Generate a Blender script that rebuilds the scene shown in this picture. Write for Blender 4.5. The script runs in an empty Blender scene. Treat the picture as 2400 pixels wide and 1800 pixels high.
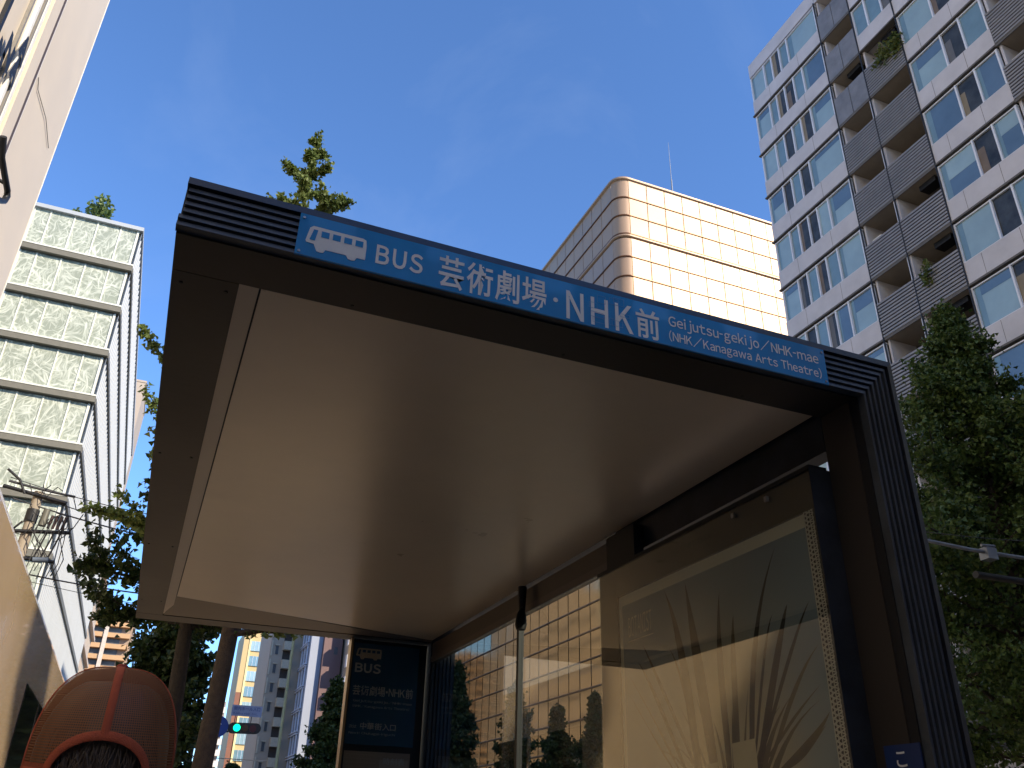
import bpy, bmesh, math, random
from math import radians, sin, cos, pi, tan, atan2, sqrt
from mathutils import Vector, Matrix, noise

random.seed(7)
S = bpy.context.scene
COL = S.collection
E = 1.55                      # eye height; helpers take heights measured from the eye

# ------------------------------------------------------------------ camera
YAW, PITCH, ROLL, FPX = 0.380288729, 0.489067061, 0.0261585193, 2002.07
F_ = Vector((sin(YAW) * cos(PITCH), cos(YAW) * cos(PITCH), sin(PITCH)))
R_ = Vector((cos(YAW), -sin(YAW), 0))
U_ = R_.cross(F_)
R2 = R_ * cos(ROLL) + U_ * sin(ROLL)
U2 = -R_ * sin(ROLL) + U_ * cos(ROLL)
cam = bpy.data.cameras.new('camera')
cam.sensor_width = 36.0
cam.lens = FPX / 2400 * 36
cam.clip_start = 0.02
cam.clip_end = 3000
camo = bpy.data.objects.new('camera', cam)
COL.objects.link(camo)
camo.matrix_world = Matrix(((R2.x, U2.x, -F_.x, 0), (R2.y, U2.y, -F_.y, 0), (R2.z, U2.z, -F_.z, E), (0, 0, 0, 1)))
S.camera = camo

# ------------------------------------------------------------------ sky, sun, exposure
SUN_AZ, SUN_EL = radians(144), radians(30)
world = bpy.data.worlds.new('World')
S.world = world
world.use_nodes = True
wn = world.node_tree
sky = wn.nodes.new('ShaderNodeTexSky')
sky.sky_type = 'NISHITA'
sky.sun_disc = False
sky.sun_elevation = SUN_EL
sky.sun_rotation = SUN_AZ
sky.air_density = 0.85
sky.dust_density = 0.0
sky.ozone_density = 8.0
# a trace of cirrus
tcw = wn.nodes.new('ShaderNodeTexCoord')
nzw = wn.nodes.new('ShaderNodeTexNoise'); nzw.inputs['Scale'].default_value = 3.0; nzw.inputs['Detail'].default_value = 7; nzw.inputs['Roughness'].default_value = 0.6; nzw.inputs['Distortion'].default_value = 0.6
wn.links.new(tcw.outputs['Generated'], nzw.inputs['Vector'])
mrw = wn.nodes.new('ShaderNodeMapRange'); mrw.inputs[1].default_value = 0.52; mrw.inputs[2].default_value = 0.85; mrw.inputs[3].default_value = 0.0; mrw.inputs[4].default_value = 0.10
wn.links.new(nzw.outputs[0], mrw.inputs[0])
mxw = wn.nodes.new('ShaderNodeMixRGB'); mxw.inputs[2].default_value = (2.6, 3.0, 3.6, 1)
wn.links.new(mrw.outputs[0], mxw.inputs[0]); wn.links.new(sky.outputs[0], mxw.inputs[1])
wn.links.new(mxw.outputs[0], wn.nodes['Background'].inputs[0])
wn.nodes['Background'].inputs[1].default_value = 0.145
sl = bpy.data.lights.new('sun', 'SUN')
sl.energy = 3.2
sl.angle = radians(0.5)
sl.color = (1.0, 0.86, 0.66)
so = bpy.data.objects.new('sun', sl)
COL.objects.link(so)
sd = Vector((sin(SUN_AZ) * cos(SUN_EL), cos(SUN_AZ) * cos(SUN_EL), sin(SUN_EL)))
so.rotation_euler = sd.to_track_quat('Z', 'Y').to_euler()
so.location = (0, -10, 60)
S.view_settings.view_transform = 'Standard'
S.view_settings.look = 'None'
S.view_settings.gamma = 1
S.view_settings.use_curve_mapping = False
S.view_settings.exposure = 1.18
S.render.engine = 'CYCLES'
try:
    S.cycles.max_bounces = 8
    S.cycles.diffuse_bounces = 5
    S.cycles.glossy_bounces = 4
    S.cycles.transparent_max_bounces = 12
    S.cycles.use_denoising = True
except Exception:
    pass

# ------------------------------------------------------------------ materials
MATS = {}


def mat(name, col, rough=0.6, metal=0.0, var=0.12, scale=3.0, bump=0.0, bscale=40.0, spec=0.5, coat=0.0, sub=None):
    if name in MATS:
        return MATS[name]
    m = bpy.data.materials.new(name)
    m.use_nodes = True
    nt = m.node_tree
    b = nt.nodes['Principled BSDF']
    b.inputs['Base Color'].default_value = (*col, 1)
    b.inputs['Roughness'].default_value = rough
    b.inputs['Metallic'].default_value = metal
    b.inputs['Specular IOR Level'].default_value = spec
    b.inputs['Coat Weight'].default_value = coat
    tc = nt.nodes.new('ShaderNodeNewGeometry')
    if var > 0:
        nz = nt.nodes.new('ShaderNodeTexNoise')
        nz.inputs['Scale'].default_value = scale
        nz.inputs['Detail'].default_value = 5
        nz.inputs['Roughness'].default_value = 0.65
        nt.links.new(tc.outputs['Position'], nz.inputs['Vector'])
        mr = nt.nodes.new('ShaderNodeMapRange')
        mr.inputs[1].default_value = 0.3
        mr.inputs[2].default_value = 0.7
        mr.inputs[3].default_value = 1 - var
        mr.inputs[4].default_value = 1 + var
        nt.links.new(nz.outputs[0], mr.inputs[0])
        mx = nt.nodes.new('ShaderNodeVectorMath')
        mx.operation = 'SCALE'
        mx.inputs[0].default_value = col
        nt.links.new(mr.outputs[0], mx.inputs['Scale'])
        nt.links.new(mx.outputs[0], b.inputs['Base Color'])
        r2 = nt.nodes.new('ShaderNodeMapRange')
        r2.inputs[3].default_value = max(0.02, rough - 0.08)
        r2.inputs[4].default_value = min(1, rough + 0.08)
        nt.links.new(nz.outputs[0], r2.inputs[0])
        nt.links.new(r2.outputs[0], b.inputs['Roughness'])
    if bump > 0:
        n2 = nt.nodes.new('ShaderNodeTexNoise')
        n2.inputs['Scale'].default_value = bscale
        n2.inputs['Detail'].default_value = 3
        nt.links.new(tc.outputs['Position'], n2.inputs['Vector'])
        bp = nt.nodes.new('ShaderNodeBump')
        bp.inputs['Strength'].default_value = bump
        bp.inputs['Distance'].default_value = 0.02
        nt.links.new(n2.outputs[0], bp.inputs['Height'])
        nt.links.new(bp.outputs[0], b.inputs['Normal'])
    MATS[name] = m
    return m


def glass_mat(name, tint=(0.9, 0.95, 0.95), boost=1.6, rough=0.0):
    if name in MATS:
        return MATS[name]
    m = bpy.data.materials.new(name)
    m.use_nodes = True
    nt = m.node_tree
    nt.nodes.clear()
    out = nt.nodes.new('ShaderNodeOutputMaterial')
    tr = nt.nodes.new('ShaderNodeBsdfTransparent')
    tr.inputs[0].default_value = (*tint, 1)
    gl = nt.nodes.new('ShaderNodeBsdfGlossy')
    gl.inputs['Roughness'].default_value = rough
    ge = nt.nodes.new('ShaderNodeNewGeometry')
    dt = nt.nodes.new('ShaderNodeVectorMath'); dt.operation = 'DOT_PRODUCT'
    nt.links.new(ge.outputs['Normal'], dt.inputs[0]); nt.links.new(ge.outputs['Incoming'], dt.inputs[1])

    def mth(op, a, b=None):
        q = nt.nodes.new('ShaderNodeMath'); q.operation = op
        if isinstance(a, float): q.inputs[0].default_value = a
        else: nt.links.new(a, q.inputs[0])
        if b is not None: q.inputs[1].default_value = b
        return q.outputs[0]
    ab = mth('ABSOLUTE', dt.outputs['Value'])
    om = nt.nodes.new('ShaderNodeMath'); om.operation = 'SUBTRACT'; om.inputs[0].default_value = 1.0; nt.links.new(ab, om.inputs[1])
    pw_ = mth('POWER', om.outputs[0], 5.0)
    sc_ = mth('MULTIPLY', pw_, 0.96 * boost)
    mu = nt.nodes.new('ShaderNodeMath'); mu.operation = 'ADD'; mu.use_clamp = True; mu.inputs[1].default_value = 0.04 * boost
    nt.links.new(sc_, mu.inputs[0])
    ms = nt.nodes.new('ShaderNodeMixShader')
    nt.links.new(mu.outputs[0], ms.inputs[0])
    nt.links.new(tr.outputs[0], ms.inputs[1])
    nt.links.new(gl.outputs[0], ms.inputs[2])
    nt.links.new(ms.outputs[0], out.inputs[0])
    MATS[name] = m
    return m


# ------------------------------------------------------------------ object helpers
W = {}


def put(o, world, parent=None):
    """link o at its world matrix, under parent when given"""
    COL.objects.link(o)
    if parent is not None:
        o.parent = parent
        o.matrix_parent_inverse = W[parent.name].inverted()
    o.matrix_basis = world
    W[o.name] = world
    return o


def thing(name, loc, label, cat, group=None):
    o = bpy.data.objects.new(name, None)
    o.empty_display_size = 0.3
    put(o, Matrix.Translation((loc[0], loc[1], loc[2] + E)))
    o['label'] = label
    o['category'] = cat
    if group:
        o['group'] = group
    return o


def tag(o, label=None, cat=None, group=None, kind=None):
    if label: o['label'] = label
    if cat: o['category'] = cat
    if group: o['group'] = group
    if kind: o['kind'] = kind
    return o


CUBES = {}


def cube_mesh(m):
    if m.name not in CUBES:
        me = bpy.data.meshes.new('block')
        v = [(-.5, -.5, -.5), (.5, -.5, -.5), (.5, .5, -.5), (-.5, .5, -.5), (-.5, -.5, .5), (.5, -.5, .5), (.5, .5, .5), (-.5, .5, .5)]
        f = [(0, 3, 2, 1), (4, 5, 6, 7), (0, 1, 5, 4), (1, 2, 6, 5), (2, 3, 7, 6), (3, 0, 4, 7)]
        me.from_pydata(v, [], f)
        me.materials.append(m)
        CUBES[m.name] = me
    return CUBES[m.name]


def box(name, m, x, y, z, parent=None):
    o = bpy.data.objects.new(name, cube_mesh(m))
    s = (abs(x[1] - x[0]), abs(y[1] - y[0]), abs(z[1] - z[0]))
    w = Matrix.Translation(((x[0] + x[1]) / 2, (y[0] + y[1]) / 2, (z[0] + z[1]) / 2 + E)) @ Matrix.Diagonal((*s, 1))
    return put(o, w, parent)


class MB:
    """collects faces for one mesh; heights measured from the eye"""

    def __init__(s):
        s.v = []; s.f = []; s.mi = []; s.sm = []

    def add(s, vs, fs, mi=0, smooth=False):
        n = len(s.v)
        s.v += [(p[0], p[1], p[2] + E) for p in vs]
        for f in fs:
            s.f.append([i + n for i in f]); s.mi.append(mi); s.sm.append(smooth)

    def box(s, x, y, z, mi=0):
        x0, x1 = x; y0, y1 = y; z0, z1 = z
        s.add([(x0, y0, z0), (x1, y0, z0), (x1, y1, z0), (x0, y1, z0), (x0, y0, z1), (x1, y0, z1), (x1, y1, z1), (x0, y1, z1)],
              [(0, 3, 2, 1), (4, 5, 6, 7), (0, 1, 5, 4), (1, 2, 6, 5), (2, 3, 7, 6), (3, 0, 4, 7)], mi)

    def prism(s, poly, h, mi=0):
        """poly: closed list of 3-D points, h: extrusion vector"""
        n = len(poly)
        vs = [tuple(p) for p in poly] + [tuple(Vector(p) + Vector(h)) for p in poly]
        fs = [tuple(range(n))[::-1], tuple(range(n, 2 * n))] + [(i, (i + 1) % n, (i + 1) % n + n, i + n) for i in range(n)]
        s.add(vs, fs, mi)

    def tube(s, pts, rad, seg=8, mi=0, cap=True):
        pts = [Vector(p) for p in pts]
        if not isinstance(rad, (list, tuple)): rad = [rad] * len(pts)
        n = len(s.v)
        up = Vector((0, 0, 1))
        vs = []; fs = []
        prev = None
        for i, p in enumerate(pts):
            t = (pts[min(i + 1, len(pts) - 1)] - pts[max(i - 1, 0)])
            t = t.normalized() if t.length > 1e-9 else up
            if prev is None:
                a = t.orthogonal().normalized()
            else:
                a = (prev - t * prev.dot(t))
                a = a.normalized() if a.length > 1e-6 else t.orthogonal().normalized()
            prev = a
            b = t.cross(a)
            for k in range(seg):
                q = 2 * pi * k / seg
                vs.append(tuple(p + (a * cos(q) + b * sin(q)) * rad[i]))
        for i in range(len(pts) - 1):
            for k in range(seg):
                k2 = (k + 1) % seg
                fs.append((i * seg + k, i * seg + k2, (i + 1) * seg + k2, (i + 1) * seg + k))
        s.add(vs, fs, mi, True)
        if cap:
            s.add(vs[:seg], [tuple(range(seg))[::-1]], mi)
            s.add(vs[-seg:], [tuple(range(seg))], mi)

    def build(s, name, mats, parent=None):
        me = bpy.data.meshes.new(name)
        me.from_pydata(s.v, [], s.f)
        if not isinstance(mats, (list, tuple)): mats = [mats]
        for m in mats: me.materials.append(m)
        me.polygons.foreach_set('material_index', s.mi)
        me.polygons.foreach_set('use_smooth', s.sm)
        me.update()
        o = bpy.data.objects.new(name, me)
        return put(o, Matrix.Identity(4), parent)


DEG = None


def text(name, body, m, parent, org, u, v, w, h, bold=0.0, depth=0.0006):
    """flat lettering fitted into a w x h rectangle whose lower-left corner is org, along u and v"""
    cu = bpy.data.curves.new('txt', 'FONT')
    cu.body = body
    cu.offset = bold
    cu.resolution_u = 3
    ob = bpy.data.objects.new('txt', cu)
    COL.objects.link(ob)
    bpy.context.view_layer.update()
    dg = bpy.context.evaluated_depsgraph_get()
    me = bpy.data.meshes.new_from_object(ob.evaluated_get(dg))
    bpy.data.objects.remove(ob)
    me.name = name
    xs = [q.co.x for q in me.vertices]; ys = [q.co.y for q in me.vertices]
    x0, x1, y0, y1 = min(xs), max(xs), min(ys), max(ys)
    u = Vector(u); v = Vector(v); o3 = Vector((org[0], org[1], org[2] + E))
    nrm = u.cross(v)
    for q in me.vertices:
        a = (q.co.x - x0) / (x1 - x0) * w; b = (q.co.y - y0) / (y1 - y0) * h
        q.co = o3 + u * a + v * b + nrm * depth
    me.materials.clear()
    me.materials.append(m)
    o = bpy.data.objects.new(name, me)
    return put(o, Matrix.Identity(4), parent)


GLY = {}


def glyph(ch, bold):
    key = (ch, bold)
    if key in GLY: return GLY[key]
    c = ch
    if 33 <= ord(ch) <= 126: c = chr(ord(ch) + 0xFEE0)
    cu = bpy.data.curves.new('txt', 'FONT'); cu.body = c; cu.offset = bold; cu.resolution_u = 3
    ob = bpy.data.objects.new('txt', cu); COL.objects.link(ob)
    bpy.context.view_layer.update()
    me = bpy.data.meshes.new_from_object(ob.evaluated_get(bpy.context.evaluated_depsgraph_get()))
    bpy.data.objects.remove(ob)
    vs = [(q.co.x, q.co.y) for q in me.vertices]; fs = [tuple(p.vertices) for p in me.polygons]
    bpy.data.meshes.remove(me)
    x0 = min(v[0] for v in vs); x1 = max(v[0] for v in vs)
    GLY[key] = ([(v[0] - x0, v[1]) for v in vs], fs, x1 - x0)
    return GLY[key]


def gothic(name, body, m, parent, org, u, v, w, h, bold=0.0, gap=0.10, depth=0.0006):
    """sans lettering with its own spacing, fitted into w x h"""
    V = []; Fc = []; x = 0
    for ch in body:
        if ch == ' ':
            x += .32; continue
        vs, fs, wd = glyph(ch, bold)
        if ch == '-': vs = [(a * .42, b_) for a, b_ in vs]; wd *= .42
        if ch in '-・/': gp = gap * 1.3
        else: gp = gap
        n = len(V)
        V += [(a + x, b_) for a, b_ in vs]; Fc += [tuple(i + n for i in f) for f in fs]
        x += wd + gp
    x0 = min(a for a, b_ in V); x1 = max(a for a, b_ in V); y0 = min(b_ for a, b_ in V); y1 = max(b_ for a, b_ in V)
    u = Vector(u); v = Vector(v); o3 = Vector((org[0], org[1], org[2] + E)); nrm = u.cross(v)
    me = bpy.data.meshes.new(name)
    me.from_pydata([tuple(o3 + u * ((a - x0) / (x1 - x0) * w) + v * ((b_ - y0) / (y1 - y0) * h) + nrm * depth) for a, b_ in V], [], Fc)
    me.materials.append(m)
    o = bpy.data.objects.new(name, me)
    return put(o, Matrix.Identity(4), parent)


# ------------------------------------------------------------------ palette
M_dark = mat('dark_anodised_metal', (0.030, 0.036, 0.050), 0.42, 0.35, 0.35, 9, 0.05, 200)
M_rib = mat('ribbed_navy_metal', (0.062, 0.073, 0.090), 0.45, 0.2, 0.3, 8, 0.06, 160)
M_black = mat('black_metal', (0.012, 0.013, 0.016), 0.5, 0.2, 0.1)
M_brown = mat('bronze_soffit_board', (0.036, 0.029, 0.025), 0.5, 0.0, 0.08, 2, 0.03, 30)
M_soff = mat('satin_ceiling_panel', (0.80, 0.67, 0.49), 0.30, 0.0, 0.07, 1.6, 0.015, 6, spec=1.0)
M_strip = mat('light_strip_cover', (0.60, 0.52, 0.42), 0.35, 0, 0.05)
M_blue = mat('blue_sign_face', (0.014, 0.27, 0.68), 0.22, 0.0, 0.10, 5, 0.02, 25, coat=0.5)
M_blued = mat('deep_blue_sign_face', (0.006, 0.060, 0.13), 0.25, 0.0, 0.10, 5)
M_white = mat('white_print', (0.85, 0.87, 0.88), 0.35, 0, 0.06, 12)
M_greyprint = mat('grey_print', (0.36, 0.40, 0.40), 0.4, 0, 0.06, 12)  # greyer than the white print, for the stop board lettering
M_asphalt = mat('asphalt', (0.05, 0.05, 0.052), 0.9, 0, 0.25, 1.5, 0.5, 120)
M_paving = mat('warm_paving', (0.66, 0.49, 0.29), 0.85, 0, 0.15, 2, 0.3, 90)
M_kerb = mat('kerb_stone', (0.38, 0.36, 0.34), 0.85, 0, 0.15, 3, 0.2, 60)
M_paint = mat('road_paint', (0.75, 0.75, 0.73), 0.7, 0, 0.15, 5)

# ------------------------------------------------------------------ ground
g = MB(); g.add([(-600, -400, -E), (600, -400, -E), (600, 900, -E), (-600, 900, -E)], [(0, 1, 2, 3)])
tag(g.build('ground', M_asphalt), kind='structure')
tag(box('pavement', mat('dimmed_paving', (0.13, 0.12, 0.11), 0.85, 0, 0.2, 2, 0.3, 90), (-0.62, 24.9), (-14.5, 5.6), (-E + .004, -E + .12)), kind='structure')  # paving toned down here to dim the light bounced onto the ceiling
tag(box('bounce_pavement', M_paving, (-0.62, 24.9), (5.603, 58), (-E + .004, -E + .12)), kind='structure')  # same paving made pale and warm to bounce light onto the far ceiling
tag(box('kerb', M_kerb, (-0.78, -0.622), (-14.5, 58), (-E + .004, -E + .14)), kind='structure')
tag(box('left_pavement', M_paving, (-7.55, -5.2), (-60, 200), (-E + .004, -E + .12)), kind='structure')
for i in range(9):
    tag(box('lane_line', M_paint, (-3.62, -3.5), (14 + i * 10, 19 + i * 10), (-E + .002, -E + .006)), kind='structure')

# ================================================================== the shelter
XL, XI, XO = -0.115, 1.512, 1.642          # left edge, inner and outer face of the post
YF, YS, YB = 1.430, 1.578, 5.07            # front, seam behind the front band, back
ZS, ZT = 1.000, 1.127
sh = thing('bus_shelter', (0.8, 3.2, -E), 'dark metal bus shelter with ribbed edge, blue station sign along its roof and pale ceiling', 'bus shelter')


def rib(t0, t1, yf0, yf1, yb, name, m, xl=XL):
    """one L-shaped moulding running along the roof edge and down the post, mitred at the corner"""
    b = MB()
    sec = [(t0, yf0), (t1, yf1), (t1, yb), (t0, yb)]
    vs = []
    for (t, y) in sec: vs.append((xl, y, ZT - t))
    for (t, y) in sec: vs.append((XO - t, y, ZT - t))
    for (t, y) in sec: vs.append((XO - t, y, -E + .12))
    fs = [(0, 1, 2, 3), (11, 10, 9, 8)]
    for k in range(2):
        for i in range(4):
            j = (i + 1) % 4
            fs.append((k * 4 + i, k * 4 + 4 + i, k * 4 + 4 + j, k * 4 + j))
    b.add(vs, fs)
    return b.build(name, m, sh)


rib(0.0, 0.020, 1.436, 1.430, 1.50, 'edge_cap', M_dark)
for k in range(6):
    t0 = 0.0245 + k * 0.0172
    d = 0.002 * k * 0.5
    rib(t0, t0 + 0.0128, 1.4365 - d, 1.4310 - d, 1.449, 'rib', M_rib, XL + (0.004 if k < 4 else -0.002))
rib(0.020, 0.1268, 1.449, 1.449, 1.475, 'rib_backing', M_black)
# roof body and post body behind the ribs
box('roof_deck', M_dark, (XL + .004, XO - .004), (1.476, YB - .004), (ZS + .03, ZT - .004), sh)
box('front_band', M_brown, (XL, XI - .001), (1.4505, YS - .0015), (ZS, ZS + .029), sh)
box('side_band', M_brown, (XL, 0.016), (YS + .0015, 4.925), (ZS + .0005, ZS + .029), sh)
box('back_band', M_brown, (XL, XI - .01), (4.928, YB), (ZS, ZS + .029), sh)
b = MB()  # light strip, a shallow wedge along the left side
b.add([(0.017, YS + .003, ZS + .004), (0.058, YS + .003, ZS + .012), (0.058, 4.75, ZS + .012), (0.017, 4.915, ZS + .004)], [(0, 1, 2, 3)])
b.build('light_strip', M_strip, sh)
b = MB()  # ceiling panel, its far edge runs slightly askew
poly = [(0.062, YS + .003, ZS + .010), (XI - .012, YS + .003, ZS + .010), (XI - .012, 4.90, ZS + .010), (0.062, 4.50, ZS + .010)]
b.prism(poly, (0, 0, .004))
b.build('ceiling_panel', M_soff, sh)
b = MB()  # tapering trim behind the ceiling panel
b.add([(0.060, 4.515, ZS + .020), (XI - .01, 4.915, ZS + .020), (XI - .01, 4.925, ZS + .003), (0.02, 4.925, ZS + .003)], [(0, 1, 2, 3)])
b.build('end_trim', mat('grey_brown_trim', (0.17, 0.14, 0.12), 0.5), sh)
for y in (1.62, 2.6, 3.6, 4.6):
    for x in (-.095, -.005):
        b = MB(); b.tube([(x, y, ZS + .001), (x, y, ZS - .0015)], .004, 8); b.build('screw', M_black, sh)
for x in (.25, .75, 1.25):
    b = MB(); b.tube([(x, 1.56, ZS + .001), (x, 1.56, ZS - .0015)], .004, 8); b.build('screw', M_black, sh)
# right side: front post, top rail, back post
box('front_post', M_brown, (XI, XO - .003), (1.476, YS), (-E + .12, ZS + .028), sh)
box('top_rail', M_dark, (XI, XI + .05), (YS + .002, 2.70), (0.905, ZS + .028), sh)
box('top_rail', mat('rail_brown', (0.12, 0.095, 0.08), 0.45), (XI + .002, XI + .05), (2.702, 4.93), (0.925, ZS - .002), sh)
box('glazing_bar', mat('grey_brown_trim', (0.17, 0.14, 0.12)), (XI - .004, XI + .03), (2.705, 4.925), (0.893, 0.922), sh)
bp_ = box('back_post', M_dark, (1.512, 1.66), (4.945, 5.06), (-E + .12, ZS + .028), sh)
for k in range(6):
    box('rib', M_rib, (1.522 + k * .0225, 1.535 + k * .0225), (4.932, 4.9445), (-E + .12, ZS), bp_)
M_glass = glass_mat('clear_glass', (0.86, 0.9, 0.88), 1.3)
box('glass_pane', M_glass, (1.516, 1.522), (2.74, 3.60), (-1.2, 0.892), sh)
box('glass_pane', M_glass, (1.516, 1.522), (3.63, 4.93), (-1.2, 0.892), sh)
box('mullion', M_black, (1.505, 1.53), (3.603, 3.627), (-E + .12, 0.892), sh)
box('mullion', M_black, (1.505, 1.53), (2.715, 2.738), (-E + .12, 0.892), sh)
# small black spot fixture hanging near the mullion
b = MB()
b.tube([(1.475, 3.50, 0.995), (1.475, 3.50, 0.93), (1.47, 3.49, 0.885)], [0.02, 0.017, 0.014], 10)
b.tube([(1.47, 3.49, 0.895), (1.465, 3.485, 0.865), (1.46, 3.475, 0.82), (1.46, 3.475, 0.80)], [0.010, 0.022, 0.026, 0.02], 10)
b.build('spot_fixture', M_black, sh)
# blue sign board over the ribs
sb = box('sign_board', M_blue, (0.103, 1.411), (1.4265, 1.4295), (1.003, 1.104), sh)
for (x, z) in ((0.111, 1.094), (0.111, 1.012), (1.403, 1.094), (1.403, 1.012)):
    b = MB(); b.tube([(x, 1.4263, z), (x, 1.4245, z)], 0.0028, 8); b.build('bolt', mat('steel', (0.5, 0.5, 0.5), 0.3, 0.9), sb)
SU, SV = (1, 0, 0), (0, 0, 1)
YT = 1.4262


def bus_icon(parent, ox, oz, w, h, y, mw, mb):
    """white side view of a bus with dark windows; returns after building two sub-meshes"""
    P = lambda a, c: (ox + a * w, y, oz + c * h)
    b = MB()
    body = [(0.02, .30), (0.0, .36), (0.045, .90), (.10, 1.0), (.93, 1.0), (.985, .95), (1.0, .72), (1.0, .15), (.86, .15), (.83, .02), (.78, 0), (.72, .02), (.68, .15), (.34, .15), (.31, .02), (.26, 0), (.20, .02), (.17, .15), (.14, .28)]
    b.prism([P(*q) for q in body], (0, -0.0006, 0))
    o = b.build('bus_pictogram', mw, parent)
    b = MB()
    for a0, a1 in ((.24, .37), (.43, .56), (.62, .75), (.81, .94)):
        b.prism([(*P(a0, .62)[:1], y - .0007, P(a0, .62)[2]), (P(a1, .62)[0], y - .0007, P(a1, .62)[2]), (P(a1, .86)[0], y - .0007, P(a1, .86)[2]), (P(a0, .86)[0], y - .0007, P(a0, .86)[2])], (0, -.0004, 0))
    q = [(.06, .42), (.15, .42), (.18, .86), (.11, .86)]
    b.prism([(P(*k)[0], y - .0007, P(*k)[2]) for k in q], (0, -.0004, 0))
    b.build('pictogram_windows', mb, parent)


bus_icon(sb, 0.120, 1.019, 0.122, 0.060, YT, M_white, M_blue)
T = lambda body, x0, z0, x1, z1, bold=0.0, gap=.10: gothic('lettering', body, M_white, sb, (x0, YT, z0), SU, SV, x1 - x0, z1 - z0, bold, gap)
T('BUS', 0.263, 1.027, 0.363, 1.075, 0.022, .16)
T('芸術劇場', 0.398, 1.010, 0.646, 1.092, 0.014, .10)
T('・', 0.662, 1.043, 0.674, 1.055, 0.02)
T('NHK', 0.694, 1.009, 0.862, 1.083, 0.018, .26)
T('前', 0.870, 1.008, 0.932, 1.086, 0.014)
T('Geijutsu-gekijo/NHK-mae', 0.957, 1.049, 1.389, 1.089, 0.012, .085)
T('(NHK/Kanagawa Arts Theatre)', 0.956, 1.011, 1.392, 1.046, 0.012, .085)
# clear sticker with a faint route map outline over the letters
b = MB()
random.seed(3)
for i in range(9):
    x = 0.72 + random.random() * .13; z = 1.015 + random.random() * .07
    w_, h_ = 0.012 + random.random() * .02, 0.006 + random.random() * .014
    e = .0005
    for (a, c, d, f) in ((x, x + w_, z, z + e), (x, x + w_, z + h_, z + h_ + e), (x, x + e, z, z + h_), (x + w_, x + w_ + e, z, z + h_)):
        b.box((a, c), (1.4252, 1.4256), (d, f))
b.build('sticker_outline', mat('pale_blue_line', (0.16, 0.38, 0.68), 0.4), sb)
# little blue sticker on the post
st = box('blue_sticker', mat('navy_sticker', (0.012, 0.035, 0.14), 0.35), (1.509, 1.5118), (1.448, 1.548), (-0.35, 0.196), sh)
text('lettering', 'こ', M_white, st, (1.5086, 1.516, 0.152), (0, -1, 0), (0, 0, 1), 0.028, 0.030, 0.01)

# ================================================================== advertising panel
ad = thing('advertising_panel', (1.48, 2.15, -E), 'tall glazed advertising panel with a spiky plant poster inside the shelter', 'advertising panel')
M_frame = mat('panel_frame_brown', (0.060, 0.050, 0.036), 0.5, 0, 0.08, 3)
AY0, AY1, AT = 1.580, 2.735, 0.846
for (y0, y1, z0, z1) in ((AY0, 1.598, -1.15, AT), (2.610, AY1, -1.15, AT), (1.5985, 2.6095, 0.748, AT), (1.5985, 2.6095, -1.15, -1.0)):
    box('frame', M_frame, (1.4575, 1.505), (y0, y1), (z0, z1), ad)
box('side_cheek', M_dark, (1.446, 1.54), (1.5785, 1.5798), (-1.15, AT + .004), ad)
box('top_cap', M_black, (1.448, 1.505), (AY0, AY1), (AT + .0005, AT + .012), ad)
for y in (1.95, 2.1):
    box('clip', mat('steel', (0.5, 0.5, 0.5)), (1.444, 1.4515), (y - .2, y - .188), (AT - .03, AT - .016), ad)
box('leg', M_black, (1.462, 1.502), (1.60, 1.66), (-E + .12, -1.15), ad)
box('leg', M_black, (1.462, 1.502), (2.62, 2.68), (-E + .12, -1.15), ad)
box('hanger', M_black, (1.47, 1.508), (2.50, 2.70), (AT + .013, 0.985), ad)
# poster: paper, printed picture
box('poster_paper', mat('poster_paper', (0.85, 0.83, 0.68), 0.5, 0, 0.04), (1.4640, 1.4648), (1.599, 2.609), (-1.0, 0.747), ad)
pm = bpy.data.materials.new('poster_print'); pm.use_nodes = True
nt = pm.node_tree; pb = nt.nodes['Principled BSDF']; pb.inputs['Roughness'].default_value = 0.6
geo = nt.nodes.new('ShaderNodeNewGeometry')
sub = nt.nodes.new('ShaderNodeVectorMath'); sub.operation = 'SUBTRACT'; sub.inputs[1].default_value = (1.46, 2.02, 0.02 + E)
nt.links.new(geo.outputs['Position'], sub.inputs[0])
scl = nt.nodes.new('ShaderNodeVectorMath'); scl.operation = 'MULTIPLY'; scl.inputs[1].default_value = (0, 2.3, 1.25)
nt.links.new(sub.outputs[0], scl.inputs[0])
ln = nt.nodes.new('ShaderNodeVectorMath'); ln.operation = 'LENGTH'
nt.links.new(scl.outputs[0], ln.inputs[0])
cr = nt.nodes.new('ShaderNodeValToRGB')
cr.color_ramp.elements[0].position = 0.0; cr.color_ramp.elements[0].color = (0.98, 0.92, 0.64, 1)
cr.color_ramp.elements[1].position = 1.0; cr.color_ramp.elements[1].color = (0.25, 0.34, 0.40, 1)
e_ = cr.color_ramp.elements.new(0.45); e_.color = (0.62, 0.55, 0.36, 1)
e_ = cr.color_ramp.elements.new(0.72); e_.color = (0.36, 0.42, 0.41, 1)
nt.links.new(ln.outputs['Value'], cr.inputs[0]); nt.links.new(cr.outputs[0], pb.inputs['Base Color'])
po = box('poster_print', pm, (1.4632, 1.4638), (1.636, 2.588), (-0.95, 0.712), ad)
M_blade = mat('printed_leaf', (0.012, 0.011, 0.006), 0.6, 0, 0.2, 20)
M_blade2 = mat('printed_leaf_pale', (0.12, 0.10, 0.05), 0.6, 0, 0.2, 20)
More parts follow.
